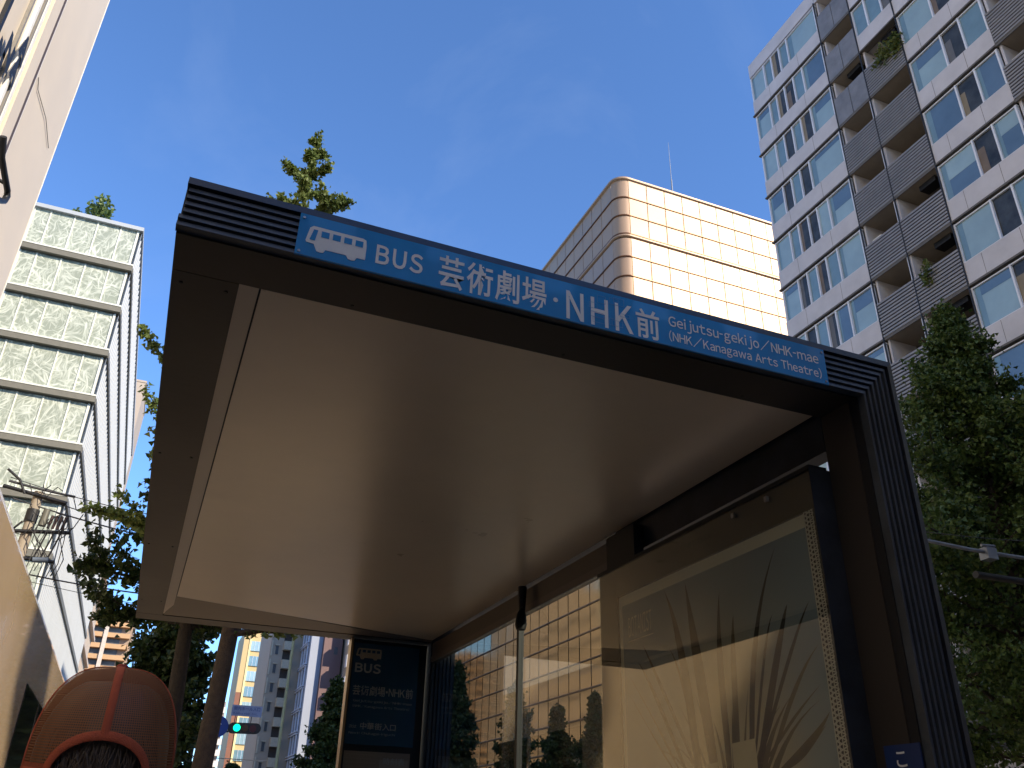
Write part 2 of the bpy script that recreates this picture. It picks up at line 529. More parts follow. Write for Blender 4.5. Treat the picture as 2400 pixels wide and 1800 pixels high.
BL = [((2.315, 0.708), (2.249, 0.533), (2.204, 0.263), 0.0275), ((2.196, 0.727), (2.168, 0.526), (2.13, 0.264), 0.033), ((2.024, 0.641), (2.048, 0.485), (2.05, 0.251), 0.0198), ((1.97, 0.562), (1.987, 0.461), (2.005, 0.253), 0.0176), ((1.758, 0.702), (1.874, 0.507), (1.941, 0.248), 0.0154), ((1.744, 0.541), (1.789, 0.459), (1.89, 0.244), 0.0198), ((1.66, 0.532), (1.733, 0.45), (1.88, 0.243), 0.011), ((2.462, 0.563), (2.401, 0.476), (2.256, 0.261), 0.011), ((2.499, 0.517), (2.421, 0.426), (2.299, 0.244), 0.0132), ((2.313, 0.53), (2.26, 0.448), (2.204, 0.263), 0.0088), ((1.802, 0.528), (1.846, 0.457), (1.92, 0.246), 0.0077), ((1.646, 0.428), (1.732, 0.36), (1.832, 0.239), 0.0132), ((1.657, 0.339), (1.747, 0.288), (1.834, 0.228), 0.011), ((1.645, 0.275), (1.706, 0.229), (1.807, 0.176), 0.024), ((2.575, 0.501), (2.416, 0.33), (2.316, 0.212), 0.0066), ((1.66, 0.25), (1.749, 0.194), (1.818, 0.165), 0.022), ((2.58, 0.443), (2.421, 0.281), (2.344, 0.207), 0.0066)]
random.seed(5)
for i in range(10):
    a = -1 + 2 * i / 9 + random.uniform(-.06, .06)
    BL.append(((2.06 + a * 0.40, 0.36 - abs(a) * .08 + random.uniform(-.05, .05)), (2.05 + a * .22, 0.2), (2.04 + a * .1, 0.02), random.uniform(.008, .022)))
for i, (a, m_, c, w) in enumerate(BL):
    w *= 1.45
    P0, P1, P2 = Vector((a[0], min(a[1], 0.705))), Vector(m_), Vector(c)
    P3 = P2 + (P2 - P1) * 0.9
    b = MB(); L = []; Rr = []
    n = 12
    for k in range(n + 1):
        t = k / n
        # quadratic through the three points, then straight on
        if t < .75:
            s_ = t / .75
            q = P0 * (1 - s_) * (1 - 2 * s_) + P1 * 4 * s_ * (1 - s_) + P2 * s_ * (2 * s_ - 1)
            if (P1 - P0).length < .2 * (P2 - P1).length: q = P0.lerp(P2, s_)
        else:
            q = P2.lerp(P3, (t - .75) / .25)
        wd = w * min(1, t * 2.2) * (1 if t < .7 else 1 - .4 * (t - .7) / .3) * .5
        L.append((1.4630, q.x - wd, q.y)); Rr.append((1.4630, q.x + wd, q.y))
    vs = L + Rr
    fs = [(k, k + 1, n + 2 + k, n + 1 + k) for k in range(n)]
    b.add(vs, fs)
    b.build('printed_leaf', M_blade if i < 11 and i not in (3, 9) else M_blade2, po)
# bottle shape print low in the glow
b = MB(); b.prism([(1.4629, 2.16, 0.19), (1.4629, 2.10, 0.195), (1.4629, 2.10, -.2), (1.4629, 2.16, -.2)], (-.0003, 0, 0)); b.build('printed_bottle', mat('bottle_print', (0.30, 0.32, 0.24), 0.5), po)
b = MB(); b.prism([(1.4629, 2.03, 0.235), (1.4629, 1.93, 0.24), (1.4629, 1.93, -.2), (1.4629, 2.03, -.2)], (-.0003, 0, 0)); b.build('printed_bottle', mat('bottle_print_pale', (0.80, 0.72, 0.48), 0.5), po)
gothic('lettering', 'BOTANIST', mat('poster_letter', (0.85, 0.84, 0.72), 0.5), po, (1.4627, 2.548, 0.600), (0, -1, 0), SV, 0.150, 0.066, 0.0)
b = MB(); b.box((1.4625, 1.4628), (2.392, 2.550), (0.586, 0.589)); b.build('printed_rule', MATS['poster_letter'], po)
gothic('lettering', 'MCDecaux', M_black, ad, (1.4566, 2.250, 0.796), (0, -1, 0), SV, 0.222, 0.024, 0.03)
# perforated white edging, a woven ladder pattern
M_perf = mat('perforated_edge', (0.80, 0.78, 0.68), 0.5, 0, 0.05)
b = MB()
z = 0.742
while z > -1.0:
    for (y0, y1, dz) in ((1.600, 1.634, -.006), (1.600, 1.634, .006)):
        zc = z
        b.prism([(1.4590, y0, zc - dz), (1.4590, y1, zc + dz), (1.4590, y1, zc + dz + .0030), (1.4590, y0, zc - dz + .0030)], (.001, 0, 0))
    for yy in (1.602, 1.613, 1.624, 1.633):
        b.box((1.4585, 1.4600), (yy, yy + .0022), (z - .0065, z + .0065))
    z -= 0.012
tag(b.build('perforated_edge', M_perf, ad), kind='stuff')
box('edge_backing', M_black, (1.4612, 1.4618), (1.5990, 1.6356), (-1.0, .745), ad)
box('glass_front', glass_mat('poster_glass', (0.97, 0.98, 0.95), 2.3), (1.452, 1.4555), (AY0, AY1), (-1.15, AT), ad)

# ================================================================== stop board at the back
bd = thing('bus_stop_board', (1.27, 4.98, -E), 'dark blue bus stop board with timetable below it at the far end of the shelter', 'stop board')
box('frame', M_black, (1.060, 1.498), (4.985, 5.05), (-1.3, 0.992), bd)
box('edge_strip', mat('gold_edge', (0.55, 0.38, 0.20), 0.35, 0.6), (1.046, 1.0595), (4.982, 5.05), (-1.3, 0.996), bd)
bl = box('blue_panel', M_blued, (1.066, 1.452), (4.981, 4.9845), (0.435, 0.972), bd)
bus_icon(bl, 1.080, 0.882, 0.146, 0.062, 4.9805, mat('cream_print', (0.40, 0.36, 0.26), 0.4), M_blued)
TB = lambda s_, x0, z0, x1, z1, bo=0.0: gothic('lettering', s_, M_greyprint, bl, (x0, 4.9805, z0), SU, SV, x1 - x0, z1 - z0, bo, .09)
TB('BUS', 1.081, 0.810, 1.230, 0.862, 0.03)
TB('芸術劇場・NHK前', 1.081, 0.688, 1.430, 0.742, 0.01)
TB('Geijutsu-gekijo/NHK-mae', 1.089, 0.650, 1.428, 0.668)
TB('(NHK/Kanagawa Arts Theatre)', 1.089, 0.622, 1.415, 0.640)
TB('中華街入口', 1.143, 0.513, 1.345, 0.549, 0.01)
TB('次は', 1.080, 0.517, 1.122, 0.535)
TB('Next: Chukagai-iriguchi', 1.083, 0.484, 1.345, 0.500)
tt = box('timetable', mat('timetable_paper', (0.22, 0.19, 0.15), 0.5), (1.070, 1.440), (4.981, 4.9845), (-0.4, 0.402), bd)
b = MB()
for k in range(16):
    b.box((1.08, 1.25), (4.9803, 4.9808), (0.385 - k * .02, 0.3862 - k * .02))
b.box((1.27, 1.43), (4.9803, 4.9808), (0.22, 0.365))
b.build('printed_table', mat('timetable_print', (0.30, 0.27, 0.22), 0.5), tt)
text('lettering', '時刻表', M_greyprint, tt, (1.29, 4.9801, 0.34), SU, SV, .12, .035)

# ================================================================== the bus at the kerb
M_bus = mat('cream_bus_paint', (0.62, 0.46, 0.28), 0.22, 0, 0.02, 1, 0.0, 2, coat=0.7)
M_win = mat('dark_bus_glass', (0.020, 0.024, 0.032), 0.05, 0, 0.0, 1, 0.0, 3, spec=1.0)
bus = thing('city_bus', (-2.0, 8.0, -E), 'cream coloured city bus standing at the kerb left of the shelter', 'bus')
BX0, BX1, BY0, BY1, BZ0, BZ1 = -3.25, -0.82, 3.0, 13.4, -1.25, 1.50
b = MB()
r = 0.10
prof = [(BX0, BZ0), (BX1, BZ0), (BX1, BZ1 - r), (BX1 - r * .3, BZ1 - r * .3), (BX1 - r, BZ1), (BX0 + r, BZ1), (BX0 + r * .3, BZ1 - r * .3), (BX0, BZ1 - r)]
b.prism([(x, BY0, z) for x, z in prof], (0, BY1 - BY0, 0))
b.build('body', M_bus, bus)
for (y0, y1) in ((7.66, 8.85), (8.95, 10.2), (10.3, 11.6), (11.7, 13.1)):
    box('window', M_win, (BX1 - .01, BX1 + .006), (y0, y1), (-.35, 0.95), bus)
box('door', M_win, (BX1 - .01, BX1 + .005), (3.25, 3.85), (-1.15, 0.6), bus)
box('windscreen', M_win, (BX0 + .15, BX1 - .15), (BY0 - .006, BY0 + .01), (-.35, 1.1), bus)
M_rub = mat('tyre_rubber', (0.02, 0.02, 0.02), 0.8)
for y in (4.9, 10.9):
    for x in (BX1 - .15, BX0 + .15):
        b = MB(); b.tube([(x - .12, y, -1.07), (x + .12, y, -1.07)], 0.475, 24); wh = b.build('wheel', M_rub, bus)
        b = MB(); b.tube([(x - .125, y, -1.07), (x + .125, y, -1.07)], 0.27, 20); b.build('rim', mat('steel', (0.5, 0.5, 0.5)), wh)
for x in (BX0 + .35, BX1 - .35):
    b = MB(); b.tube([(x, BY0 + .02, -.85), (x, BY0 - .02, -.85)], 0.12, 16); b.build('headlight', mat('lamp_glass', (0.7, 0.7, 0.68), 0.1), bus)

# ================================================================== person in the orange cap
HX, HY, HZ = -0.034, 1.38, 0.050       # middle of the cap's lower rim
M_cap = mat('orange_cap_cloth', (0.38, 0.075, 0.026), 0.85, 0, 0.15, 60, 0.35, 500)
M_skin = mat('skin', (0.42, 0.24, 0.16), 0.5)
M_hair = mat('dark_hair', (0.085, 0.055, 0.036), 0.38, 0, 0.3, 90)
M_shirt = mat('dark_shirt', (0.03, 0.03, 0.035), 0.9, 0, 0.2, 20)
M_trouser = mat('navy_trousers', (0.02, 0.025, 0.04), 0.9)
# mesh fabric with real holes between the threads
mm = bpy.data.materials.new('orange_cap_mesh'); mm.use_nodes = True
nt = mm.node_tree; pbm = nt.nodes['Principled BSDF']
pbm.inputs['Base Color'].default_value = (0.33, 0.125, 0.045, 1); pbm.inputs['Roughness'].default_value = 0.7
uv = nt.nodes.new('ShaderNodeUVMap')
mp = nt.nodes.new('ShaderNodeVectorMath'); mp.operation = 'MULTIPLY'; mp.inputs[1].default_value = (190, 70, 1)
nt.links.new(uv.outputs[0], mp.inputs[0])
fr = nt.nodes.new('ShaderNodeVectorMath'); fr.operation = 'FRACTION'; nt.links.new(mp.outputs[0], fr.inputs[0])
sp = nt.nodes.new('ShaderNodeSeparateXYZ'); nt.links.new(fr.outputs[0], sp.inputs[0])
g1 = nt.nodes.new('ShaderNodeMath'); g1.operation = 'GREATER_THAN'; g1.inputs[1].default_value = 0.34; nt.links.new(sp.outputs[0], g1.inputs[0])
g2 = nt.nodes.new('ShaderNodeMath'); g2.operation = 'GREATER_THAN'; g2.inputs[1].default_value = 0.34; nt.links.new(sp.outputs[1], g2.inputs[0])
g3 = nt.nodes.new('ShaderNodeMath'); g3.operation = 'MULTIPLY'; nt.links.new(g1.outputs[0], g3.inputs[0]); nt.links.new(g2.outputs[0], g3.inputs[1])
trn = nt.nodes.new('ShaderNodeBsdfTransparent'); mxs = nt.nodes.new('ShaderNodeMixShader')
nt.links.new(g3.outputs[0], mxs.inputs[0]); nt.links.new(pbm.outputs[0], mxs.inputs[1]); nt.links.new(trn.outputs[0], mxs.inputs[2])
nt.links.new(mxs.outputs[0], nt.nodes['Material Output'].inputs[0])

per = thing('person', (HX, HY - .02, -E + .12), 'person seen from behind wearing an orange mesh cap, dark hair showing through its back opening', 'person')
RX, RY, RZ = 0.093, 0.108, 0.150


def cap_pt(th, ph, k=1.0):
    """th: angle round the head, 0 = back (towards the camera); ph: 0 rim .. 1 top"""
    a = ph * pi / 2
    pr = cos(a) ** 0.62 if a < pi / 2 - 1e-6 else 0
    x = HX + k * RX * pr * sin(th) * (1 + .05 * sin(a * 2))
    y = HY - k * RY * pr * cos(th)
    z = HZ + RZ * (sin(a) ** 0.95) * (1 + (k - 1)) + (0.012 * cos(th) * (1 - ph) * -1)
    return Vector((x, y, z))


def opening(th):
    """height of the arched opening above the rim, as ph"""
    w = 0.70
    if abs(th) >= w: return 0.0
    return 0.235 * sqrt(max(0, 1 - (th / w) ** 2))


NT, NP = 96, 28
b = MB(); uvs = []
bands = MB()
vidx = {}
for i in range(NT + 1):
    th = -pi + 2 * pi * i / NT
    lo = opening(th)
    for j in range(NP + 1):
        ph = lo + (1 - lo) * j / NP
        vidx[(i, j)] = (th, ph, cap_pt(th, ph))
vs = [vidx[(i, j)][2] for i in range(NT + 1) for j in range(NP + 1)]
fs = []; mi = []
idx = lambda i, j: i * (NP + 1) + j
for i in range(NT):
    th = -pi + 2 * pi * (i + .5) / NT
    for j in range(NP):
        ph = (vidx[(i, j)][1] + vidx[(i, j + 1)][1]) / 2
        fs.append((idx(i, j), idx(i + 1, j), idx(i + 1, j + 1), idx(i, j + 1)))
        m_i = 1
        if abs(th) > 1.75: m_i = 0                       # cloth front of the cap
        if ph < .09: m_i = 0
        mi.append(m_i)
me = bpy.data.meshes.new('cap')
me.from_pydata([(v.x, v.y, v.z + E) for v in vs], [], fs)
me.materials.append(M_cap); me.materials.append(mm)
me.polygons.foreach_set('material_index', mi); me.polygons.foreach_set('use_smooth', [True] * len(fs))
ul = me.uv_layers.new(name='UVMap')
for p in me.polygons:
    for li in p.loop_indices:
        vi = me.loops[li].vertex_index
        i, j = divmod(vi, NP + 1)
        ul.data[li].uv = ((vidx[(i, j)][0] + pi) / (2 * pi), vidx[(i, j)][1])
cap = bpy.data.objects.new('cap', me); put(cap, Matrix.Identity(4), per)


def ribbon(pts, nrm, wid, name, m, parent, th=.0012):
    """cloth tape lying on the cap along pts"""
    b = MB(); n = len(pts)
    vs = []
    for k, p in enumerate(pts):
        t = (pts[min(k + 1, n - 1)] - pts[max(k - 1, 0)]).normalized()
        s_ = t.cross(nrm[k]).normalized()
        for (a, h) in ((-1, .0002), (-.8, th), (.8, th), (1, .0002)):
            vs.append(tuple(p + s_ * a * wid / 2 + nrm[k] * h))
    fs = []
    for k in range(n - 1):
        for q in range(3):
            fs.append((k * 4 + q, k * 4 + q + 1, k * 4 + 4 + q + 1, k * 4 + 4 + q))
    b.add(vs, fs, 0, True)
    return b.build(name, m, parent)


def outn(p):
    v = Vector(((p.x - HX) / RX ** 2, (p.y - HY) / RY ** 2, max(p.z - HZ, 0) / RZ ** 2))
    return v.normalized()


M_tape = mat('orange_tape', (0.46, 0.085, 0.030), 0.8, 0, 0.12, 80, 0.3, 700)
for th0, wd in ((0.0, .0105), (1.30, .010), (-1.30, .010)):
    pts = [cap_pt(th0, opening(th0) + (1 - opening(th0)) * k / 30) for k in range(31)]
    ribbon(pts, [outn(p) for p in pts], wd, 'seam_tape', M_tape, cap)
for th0 in (0.0,):
    pts = [cap_pt(t, max(opening(t), .0) + .025) for t in [-.78 + 1.56 * k / 40 for k in range(41)]]
    ribbon(pts, [outn(p) for p in pts], .0125, 'opening_binding', M_tape, cap)
pts = [cap_pt(t, .045) for t in [.70 + (2 * pi - 1.40) * k / 60 for k in range(61)]]
ribbon(pts, [outn(p) for p in pts], .020, 'rim_band', M_tape, cap)
top = cap_pt(0, .999)
b = MB(); b.tube([(top.x, top.y, top.z - .004), (top.x, top.y, top.z + .003), (top.x, top.y, top.z + .006)], [.0085, .0085, .005], 14); b.build('cap_button', mat('red_button', (0.36, 0.04, 0.02), 0.7), cap)
pts = [cap_pt(t, 0.0) + Vector((0, 0, -.008)) for t in [-.80 + 1.6 * k / 30 for k in range(31)]]
ribbon(pts, [outn(p) for p in pts], .018, 'strap', M_tape, cap)
p_ = cap_pt(.55, .0) + Vector((0.002, -.003, .006))
b = MB(); b.box((p_.x - .008, p_.x + .009), (p_.y - .001, p_.y), (p_.z - .006, p_.z + .005)); b.build('white_label', mat('white_cloth', (0.75, 0.74, 0.8), 0.8), cap)
# brim (in front, away from the camera)
b = MB(); vs = []; n = 24
for k in range(n + 1):
    t = pi - .95 + 1.9 * k / n
    p = cap_pt(t, 0.02); o_ = Vector((sin(t), -cos(t), 0))
    ext = .07 * cos((t - pi) / .95 * pi / 2) + .002
    vs += [tuple(p), tuple(p + o_ * ext + Vector((0, 0, -.018)))]
b.add(vs, [(2 * k, 2 * k + 2, 2 * k + 3, 2 * k + 1) for k in range(n)], 0, True)
b.build('brim', M_cap, cap)


def skin_body(name, joints, edges, m, parent, lev=2):
    me = bpy.data.meshes.new(name)
    me.from_pydata([(p[0], p[1], p[2] + E) for p, r in joints], edges, [])
    me.materials.append(m)
    o = bpy.data.objects.new(name, me)
    put(o, Matrix.Identity(4), parent)
    sk = o.modifiers.new('skin', 'SKIN'); sk.use_smooth_shade = True
    for i, (p, r) in enumerate(joints):
        v = me.skin_vertices[0].data[i]
        v.radius = (r, r) if not isinstance(r, tuple) else r
        v.use_root = (i == 0)
    su = o.modifiers.new('sub', 'SUBSURF'); su.levels = lev; su.render_levels = lev
    return o


x0, y0 = HX, HY
G0 = -E + .12
J = [((x0, y0, G0 + .95), (.155, .115)), ((x0, y0 - .005, G0 + 1.12), (.145, .10)), ((x0, y0 - .01, G0 + 1.30), (.165, .105)), ((x0, y0 + .0, G0 + 1.42), (.09, .07)),
     ((x0, y0 + .0, G0 + 1.47), .052), ((x0, y0 + .01, HZ - .05), .066), ((x0, y0 + .0, HZ + .02), (.078, .088)), ((x0, y0, HZ + .085), (.055, .065)),
     ((x0 - .17, y0, G0 + 1.38), .055), ((x0 - .23, y0 - .01, G0 + 1.12), .042), ((x0 - .24, y0 + .05, G0 + .88), .034), ((x0 - .24, y0 + .09, G0 + .80), (.028, .016)),
     ((x0 + .17, y0, G0 + 1.38), .055), ((x0 + .23, y0 - .01, G0 + 1.12), .042), ((x0 + .24, y0 + .05, G0 + .88), .034), ((x0 + .24, y0 + .09, G0 + .80), (.028, .016)),
     ((x0 - .09, y0, G0 + .84), .095), ((x0 - .10, y0 + .01, G0 + .47), .06), ((x0 - .10, y0 - .01, G0 + .08), .042), ((x0 - .11, y0 + .13, G0 + .04), .036),
     ((x0 + .09, y0, G0 + .84), .095), ((x0 + .10, y0 + .01, G0 + .47), .06), ((x0 + .10, y0 - .01, G0 + .08), .042), ((x0 + .11, y0 + .13, G0 + .04), .036)]
Ed = [(0, 1), (1, 2), (2, 3), (3, 4), (4, 5), (5, 6), (6, 7), (2, 8), (8, 9), (9, 10), (10, 11), (2, 12), (12, 13), (13, 14), (14, 15), (0, 16), (16, 17), (17, 18), (18, 19), (0, 20), (20, 21), (21, 22), (22, 23)]
body = skin_body('body', J, Ed, M_skin, per)
for sx in (-1, 1):
    for k in range(4):
        bx = x0 + sx * .24; by = y0 + .075 + k * .014; bz = G0 + .79
        skin_body('finger', [((bx, by, bz), .0085), ((bx, by + .004, bz - .03), .008), ((bx - sx * .004, by + .010, bz - .055 - .004 * (k in (1, 2))), .0065)], [(0, 1), (1, 2)], M_skin, body, 1)
    skin_body('thumb', [((bx - sx * .012, y0 + .075, G0 + .82), .010), ((bx - sx * .03, y0 + .10, G0 + .79), .009), ((bx - sx * .032, y0 + .115, G0 + .765), .0075)], [(0, 1), (1, 2)], M_skin, body, 1)
# clothes: shirt and trousers follow the body
JS = [(J[0][0], (.165, .125)), (J[1][0], (.157, .112)), (J[2][0], (.178, .118)), (J[3][0], (.095, .075)), (J[8][0], .066), (J[9][0], .053), (J[12][0], .066), (J[13][0], .053)]
skin_body('shirt', JS, [(0, 1), (1, 2), (2, 3), (2, 4), (4, 5), (2, 6), (6, 7)], M_shirt, per)
JT = [(J[0][0], (.163, .123)), (J[16][0], .104), (J[17][0], .072), (J[18][0], .055), (J[20][0], .104), (J[21][0], .072), (J[22][0], .055)]
skin_body('trousers', JT, [(0, 1), (1, 2), (2, 3), (0, 4), (4, 5), (5, 6)], M_trouser, per)
for sx in (-1, 1):
    b = MB(); cx = x0 + sx * .105
    b.tube([(cx, y0 - .07, G0 + .035), (cx, y0 + .0, G0 + .045), (cx, y0 + .12, G0 + .04), (cx, y0 + .20, G0 + .028)], [.035, .045, .045, .028], 12)
    b.build('shoe', M_black, per)
# ears, nose and face on the far side
for sx in (-1, 1):
    b = MB(); b.tube([(x0 + sx * .082, y0 + .005, HZ - .035), (x0 + sx * .096, y0 - .004, HZ - .012), (x0 + sx * .092, y0 + .002, HZ + .008)], [.008, .014, .008], 10); b.build('ear', M_skin, per)
b = MB(); b.tube([(x0, y0 + .088, HZ - .02), (x0, y0 + .108, HZ - .05), (x0, y0 + .092, HZ - .06)], [.006, .012, .006], 8); b.build('nose', M_skin, per)
for sx in (-1, 1):
    b = MB(); b.tube([(x0 + sx * .03, y0 + .076, HZ - .022), (x0 + sx * .03, y0 + .087, HZ - .022)], .010, 10); b.build('eye', M_black, per)
b = MB(); b.tube([(x0 - .022, y0 + .078, HZ - .085), (x0, y0 + .086, HZ - .086), (x0 + .022, y0 + .078, HZ - .085)], .005, 8); b.build('mouth', mat('lip', (0.35, 0.12, 0.1)), per)
# hair: cap-shaped layer under the hat plus strands at the opening and nape
b = MB(); vs = []; fs = []
n1, n2 = 48, 12
for i in range(n1 + 1):
    th = -2.0 + 4.0 * i / n1
    for j in range(n2 + 1):
        ph = -.55 + 1.35 * j / n2
        if ph >= 0:
            p = cap_pt(th, ph, .90)
        else:
            p = cap_pt(th, 0, .90 + .12 * ph) + Vector((0, 0, RZ * ph))
        q = noise.noise(Vector((th * 26, ph * 2.5, 0))) * .0035
        vs.append(tuple(p + Vector((sin(th), -cos(th), 0)) * q))
for i in range(n1):
    for j in range(n2):
        a = i * (n2 + 1) + j
        fs.append((a, a + n2 + 1, a + n2 + 2, a + 1))
b.add(vs, fs, 0, True)
random.seed(11)
for k in range(170):
    th = random.uniform(-.85, .85)
    h0 = random.uniform(.05, .32)
    ps = []
    cv = random.uniform(-.25, .25)
    for t in range(5):
        u_ = t / 4
        ph = max(0, h0 * (1 - u_))
        p = cap_pt(th + cv * u_, ph, .925 + .02 * random.random())
        if ph == 0: p.z -= .012 * (u_)
        ps.append(p)
    b.tube(ps, [.0009, .0011, .001, .0008, .0004], 4, 0, False)
b.build('hair', M_hair, per)

exec_after = []
# ================================================================== apartment tower on the right
TX = 25.0
tw = thing('apartment_tower', (TX, 10, -E), 'tall white and grey apartment tower with ribbed balcony fronts, nearest building on the right', 'apartment block')
M_tw = mat('white_concrete_band', (0.50, 0.50, 0.54), 0.7, 0, 0.10, 0.8, 0.1, 8)
M_twd = mat('slab_edge', (0.10, 0.095, 0.09), 0.7)
M_tfr = mat('white_window_frame', (0.66, 0.70, 0.78), 0.45, 0, 0.04)
M_tg = [mat('window_blue', (0.15, 0.25, 0.30), 0.06, 0, 0.15, 0.6, 0.02, 0.8, spec=0.7, coat=0.6),
        mat('window_pale_blind', (0.27, 0.39, 0.43), 0.07, 0, 0.12, 0.5, 0.02, 0.8, spec=0.7, coat=0.6),
        mat('window_dark', (0.042, 0.048, 0.052), 0.12, 0, 0.5, 1.5, 0.02, 0.8, spec=0.35),
        mat('window_deep_blue', (0.09, 0.15, 0.22), 0.06, 0, 0.2, 0.4, 0.02, 0.8, spec=0.7, coat=0.6)]
M_ceil = mat('balcony_ceiling', (0.27, 0.24, 0.20), 0.8, 0, 0.08)
M_louv = mat('grey_balcony_slat', (0.23, 0.23, 0.24), 0.55, 0.2, 0.12, 1.5)
M_perfp = mat('grey_balcony_panel', (0.19, 0.195, 0.21), 0.55, 0.2, 0.25, 1.2)
M_core = mat('tower_core', (0.10, 0.09, 0.085), 0.8)
M_curt = [mat('curtain_taupe', (0.16, 0.13, 0.11), 0.6, spec=.3), mat('curtain_grey', (0.12, 0.13, 0.15), 0.6, spec=.3), mat('curtain_beige', (0.22, 0.19, 0.14), 0.6, spec=.3)]
zf = lambda k: 38.52 - 2.90 * k
YC, YA, YBb, YCc, YD, YE = 27.30, 21.90, 19.90, 17.70, 14.07, 9.6
box('core', M_core, (TX + 1.7, TX + 16), (-14, YC - .3), (-E, 39.0), tw)
box('shade_wing', M_tw, (TX, TX + 16), (-23.5, -14.02), (-E, 33.0), tw)  # unseen wing added so that its shadow darkens the lower tree crowns
box('parapet', M_tw, (TX, TX + 16), (YA, YC), (zf(0), zf(0) + .95), tw)
box('parapet', M_tw, (TX + .02, TX + 16), (-14, YA - .01), (zf(0), zf(0) + .95), tw)
box('end_wall', M_tw, (TX + 1.2, TX + 16.2), (YC - .28, YC - .02), (-E, zf(0)), tw)


def glazing(y0, y1, k, splits, seeds, xin=0.10):
    """window strip of storey k between y1 (near) and y0 (far); frame with panes as its pieces"""
    zt = zf(k) - .10; zb = zf(k + 1) + 1.0
    b = MB()
    fw = .05
    b.box((TX + .02, TX + .16), (y1, y0), (zt - fw, zt))
    b.box((TX + .02, TX + .16), (y1, y0), (zb, zb + fw))
    for s_ in splits:
        w_ = .07 if s_ not in (y0, y1) else .12
        b.box((TX + .0, TX + .17), (s_ - w_ / 2, s_ + w_ / 2), (zb, zt))
    fo = b.build('window', M_tfr, tw)
    for i in range(len(splits) - 1):
        m = M_tg[seeds[i]]
        box('pane', m, (TX + .08 + .02 * (i % 2), TX + .10 + .02 * (i % 2)), (splits[i + 1] + .03, splits[i] - .03), (zb + fw, zt - fw), fo)
        w_ = splits[i] - splits[i + 1]
        if seeds[i] == 2 and random.random() < .6:
            xx = TX + .079 + .02 * (i % 2); a_ = random.uniform(.25, .55)
            box('curtain', M_curt[random.randrange(3)], (xx - .003, xx - .001), (splits[i] - .035 - (w_ - .07) * a_, splits[i] - .035), (zb + fw, zt - fw - (.0 if random.random() < .6 else .5)), fo)
        if seeds[i] in (1, 3) and w_ > .8:
            xx = TX + .079 + .02 * (i % 2)
            box('reveal_shade', M_tg[0], (xx - .003, xx - .001), (splits[i] - .03 - w_ * .16, splits[i] - .035), (zb + fw, zt - fw), fo)  # darker strip painted in for the shade of the window reveal
            if (k * 3 + i) % 2:
                box('roller_blind', M_tg[1] if seeds[i] == 3 else M_tg[3], (xx - .006, xx - .004), (splits[i + 1] + .04, splits[i] - w_ * .17), (zt - fw - random.uniform(.25, .9), zt - fw - .01), fo)
    return fo


def slats(b_, y0, y1, z0, z1, n):
    h = (z1 - z0) / n
    for i in range(n):
        o = box('slat', M_louv, (TX - .05, TX - .01), (y0, y1), (z0 + i * h + h * .12, z0 + i * h + h * .72), b_)


random.seed(21)
def balcony(y0, y1, k, louv, divider=None):
    """y0 near, y1 far; storey k hangs below line zf(k): railing above zf(k)"""
    zz = zf(k)
    bo = box('balcony', M_ceil, (TX + .0, TX + 1.69), (y0 + .02, y1 - .02), (zz - .02, zz + .14), tw)
    box('slab_edge', M_twd, (TX - .03, TX - .001), (y0, y1), (zz - .04, zz + .10), bo)
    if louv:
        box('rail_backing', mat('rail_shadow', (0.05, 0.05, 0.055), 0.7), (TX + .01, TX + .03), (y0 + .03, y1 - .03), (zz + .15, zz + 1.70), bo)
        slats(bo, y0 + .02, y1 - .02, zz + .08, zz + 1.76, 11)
    else:
        for q in range(2):
            w_ = (y1 - y0) / 2
            box('rail_panel', M_perfp, (TX - .04, TX - .01), (y0 + q * w_ + .02, y0 + (q + 1) * w_ - .015), (zz + .10, zz + 1.76), bo)
    ym = [y for y in (divider or []) if y0 < y < y1]
    for y in ym:
        box('divider', M_tw, (TX + .05, TX + 1.65), (y - .08, y + .04), (zz + .15, zz + 2.88), bo)
        box('divider_post', M_tfr, (TX + .02, TX + .10), (y + .05, y + .12), (zz + .15, zz + 2.88), bo)
    box('end_screen', M_tw, (TX + .1, TX + 1.5), (y1 - .16, y1 - .06), (zz + .15, zz + 2.88), bo)
    if random.random() < .7:
        box('laundry_unit', mat('appliance_white', (0.6, 0.6, 0.58), 0.5), (TX + .25, TX + .6), (y1 - .75, y1 - .25), (zz + .15, zz + 2.05), bo)
    if random.random() < .6:
        box('ceiling_unit', M_black, (TX + .3, TX + .8), (y0 + .4, y0 + 1.2), (zz + 2.62, zz + 2.86), bo)
    return bo


A_rows = [[(27.25, 26.15, 25.5, 24.85, 24.2, 22.0), (1, 0, 2, 0, 1)],
          [(27.25, 26.15, 25.55, 24.9, 24.2, 23.5, 22.0), (1, 0, 2, 2, 0, 3)],
          [(27.25, 26.2, 25.5, 24.85, 24.2, 23.45, 22.0), (1, 0, 2, 0, 2, 1)],
          [(27.25, 26.15, 25.5, 24.85, 24.15, 22.0), (1, 2, 0, 2, 1)],
          [(27.25, 26.2, 25.55, 24.85, 24.2, 23.45, 22.0), (1, 0, 2, 2, 1, 1)],
          [(27.25, 26.15, 25.5, 24.85, 24.2, 23.46, 22.0), (1, 2, 0, 2, 0, 1)],
          [(27.25, 26.2, 25.5, 24.8, 24.2, 23.4, 22.0), (1, 2, 0, 2, 3, 1)]]
C_rows = [(3, 2, 3), (1, 2, 1), (1, 2, 3), (1, 2, 0), (3, 2, 3), (3, 2, 3), (1, 2, 0), (1, 2, 1)]
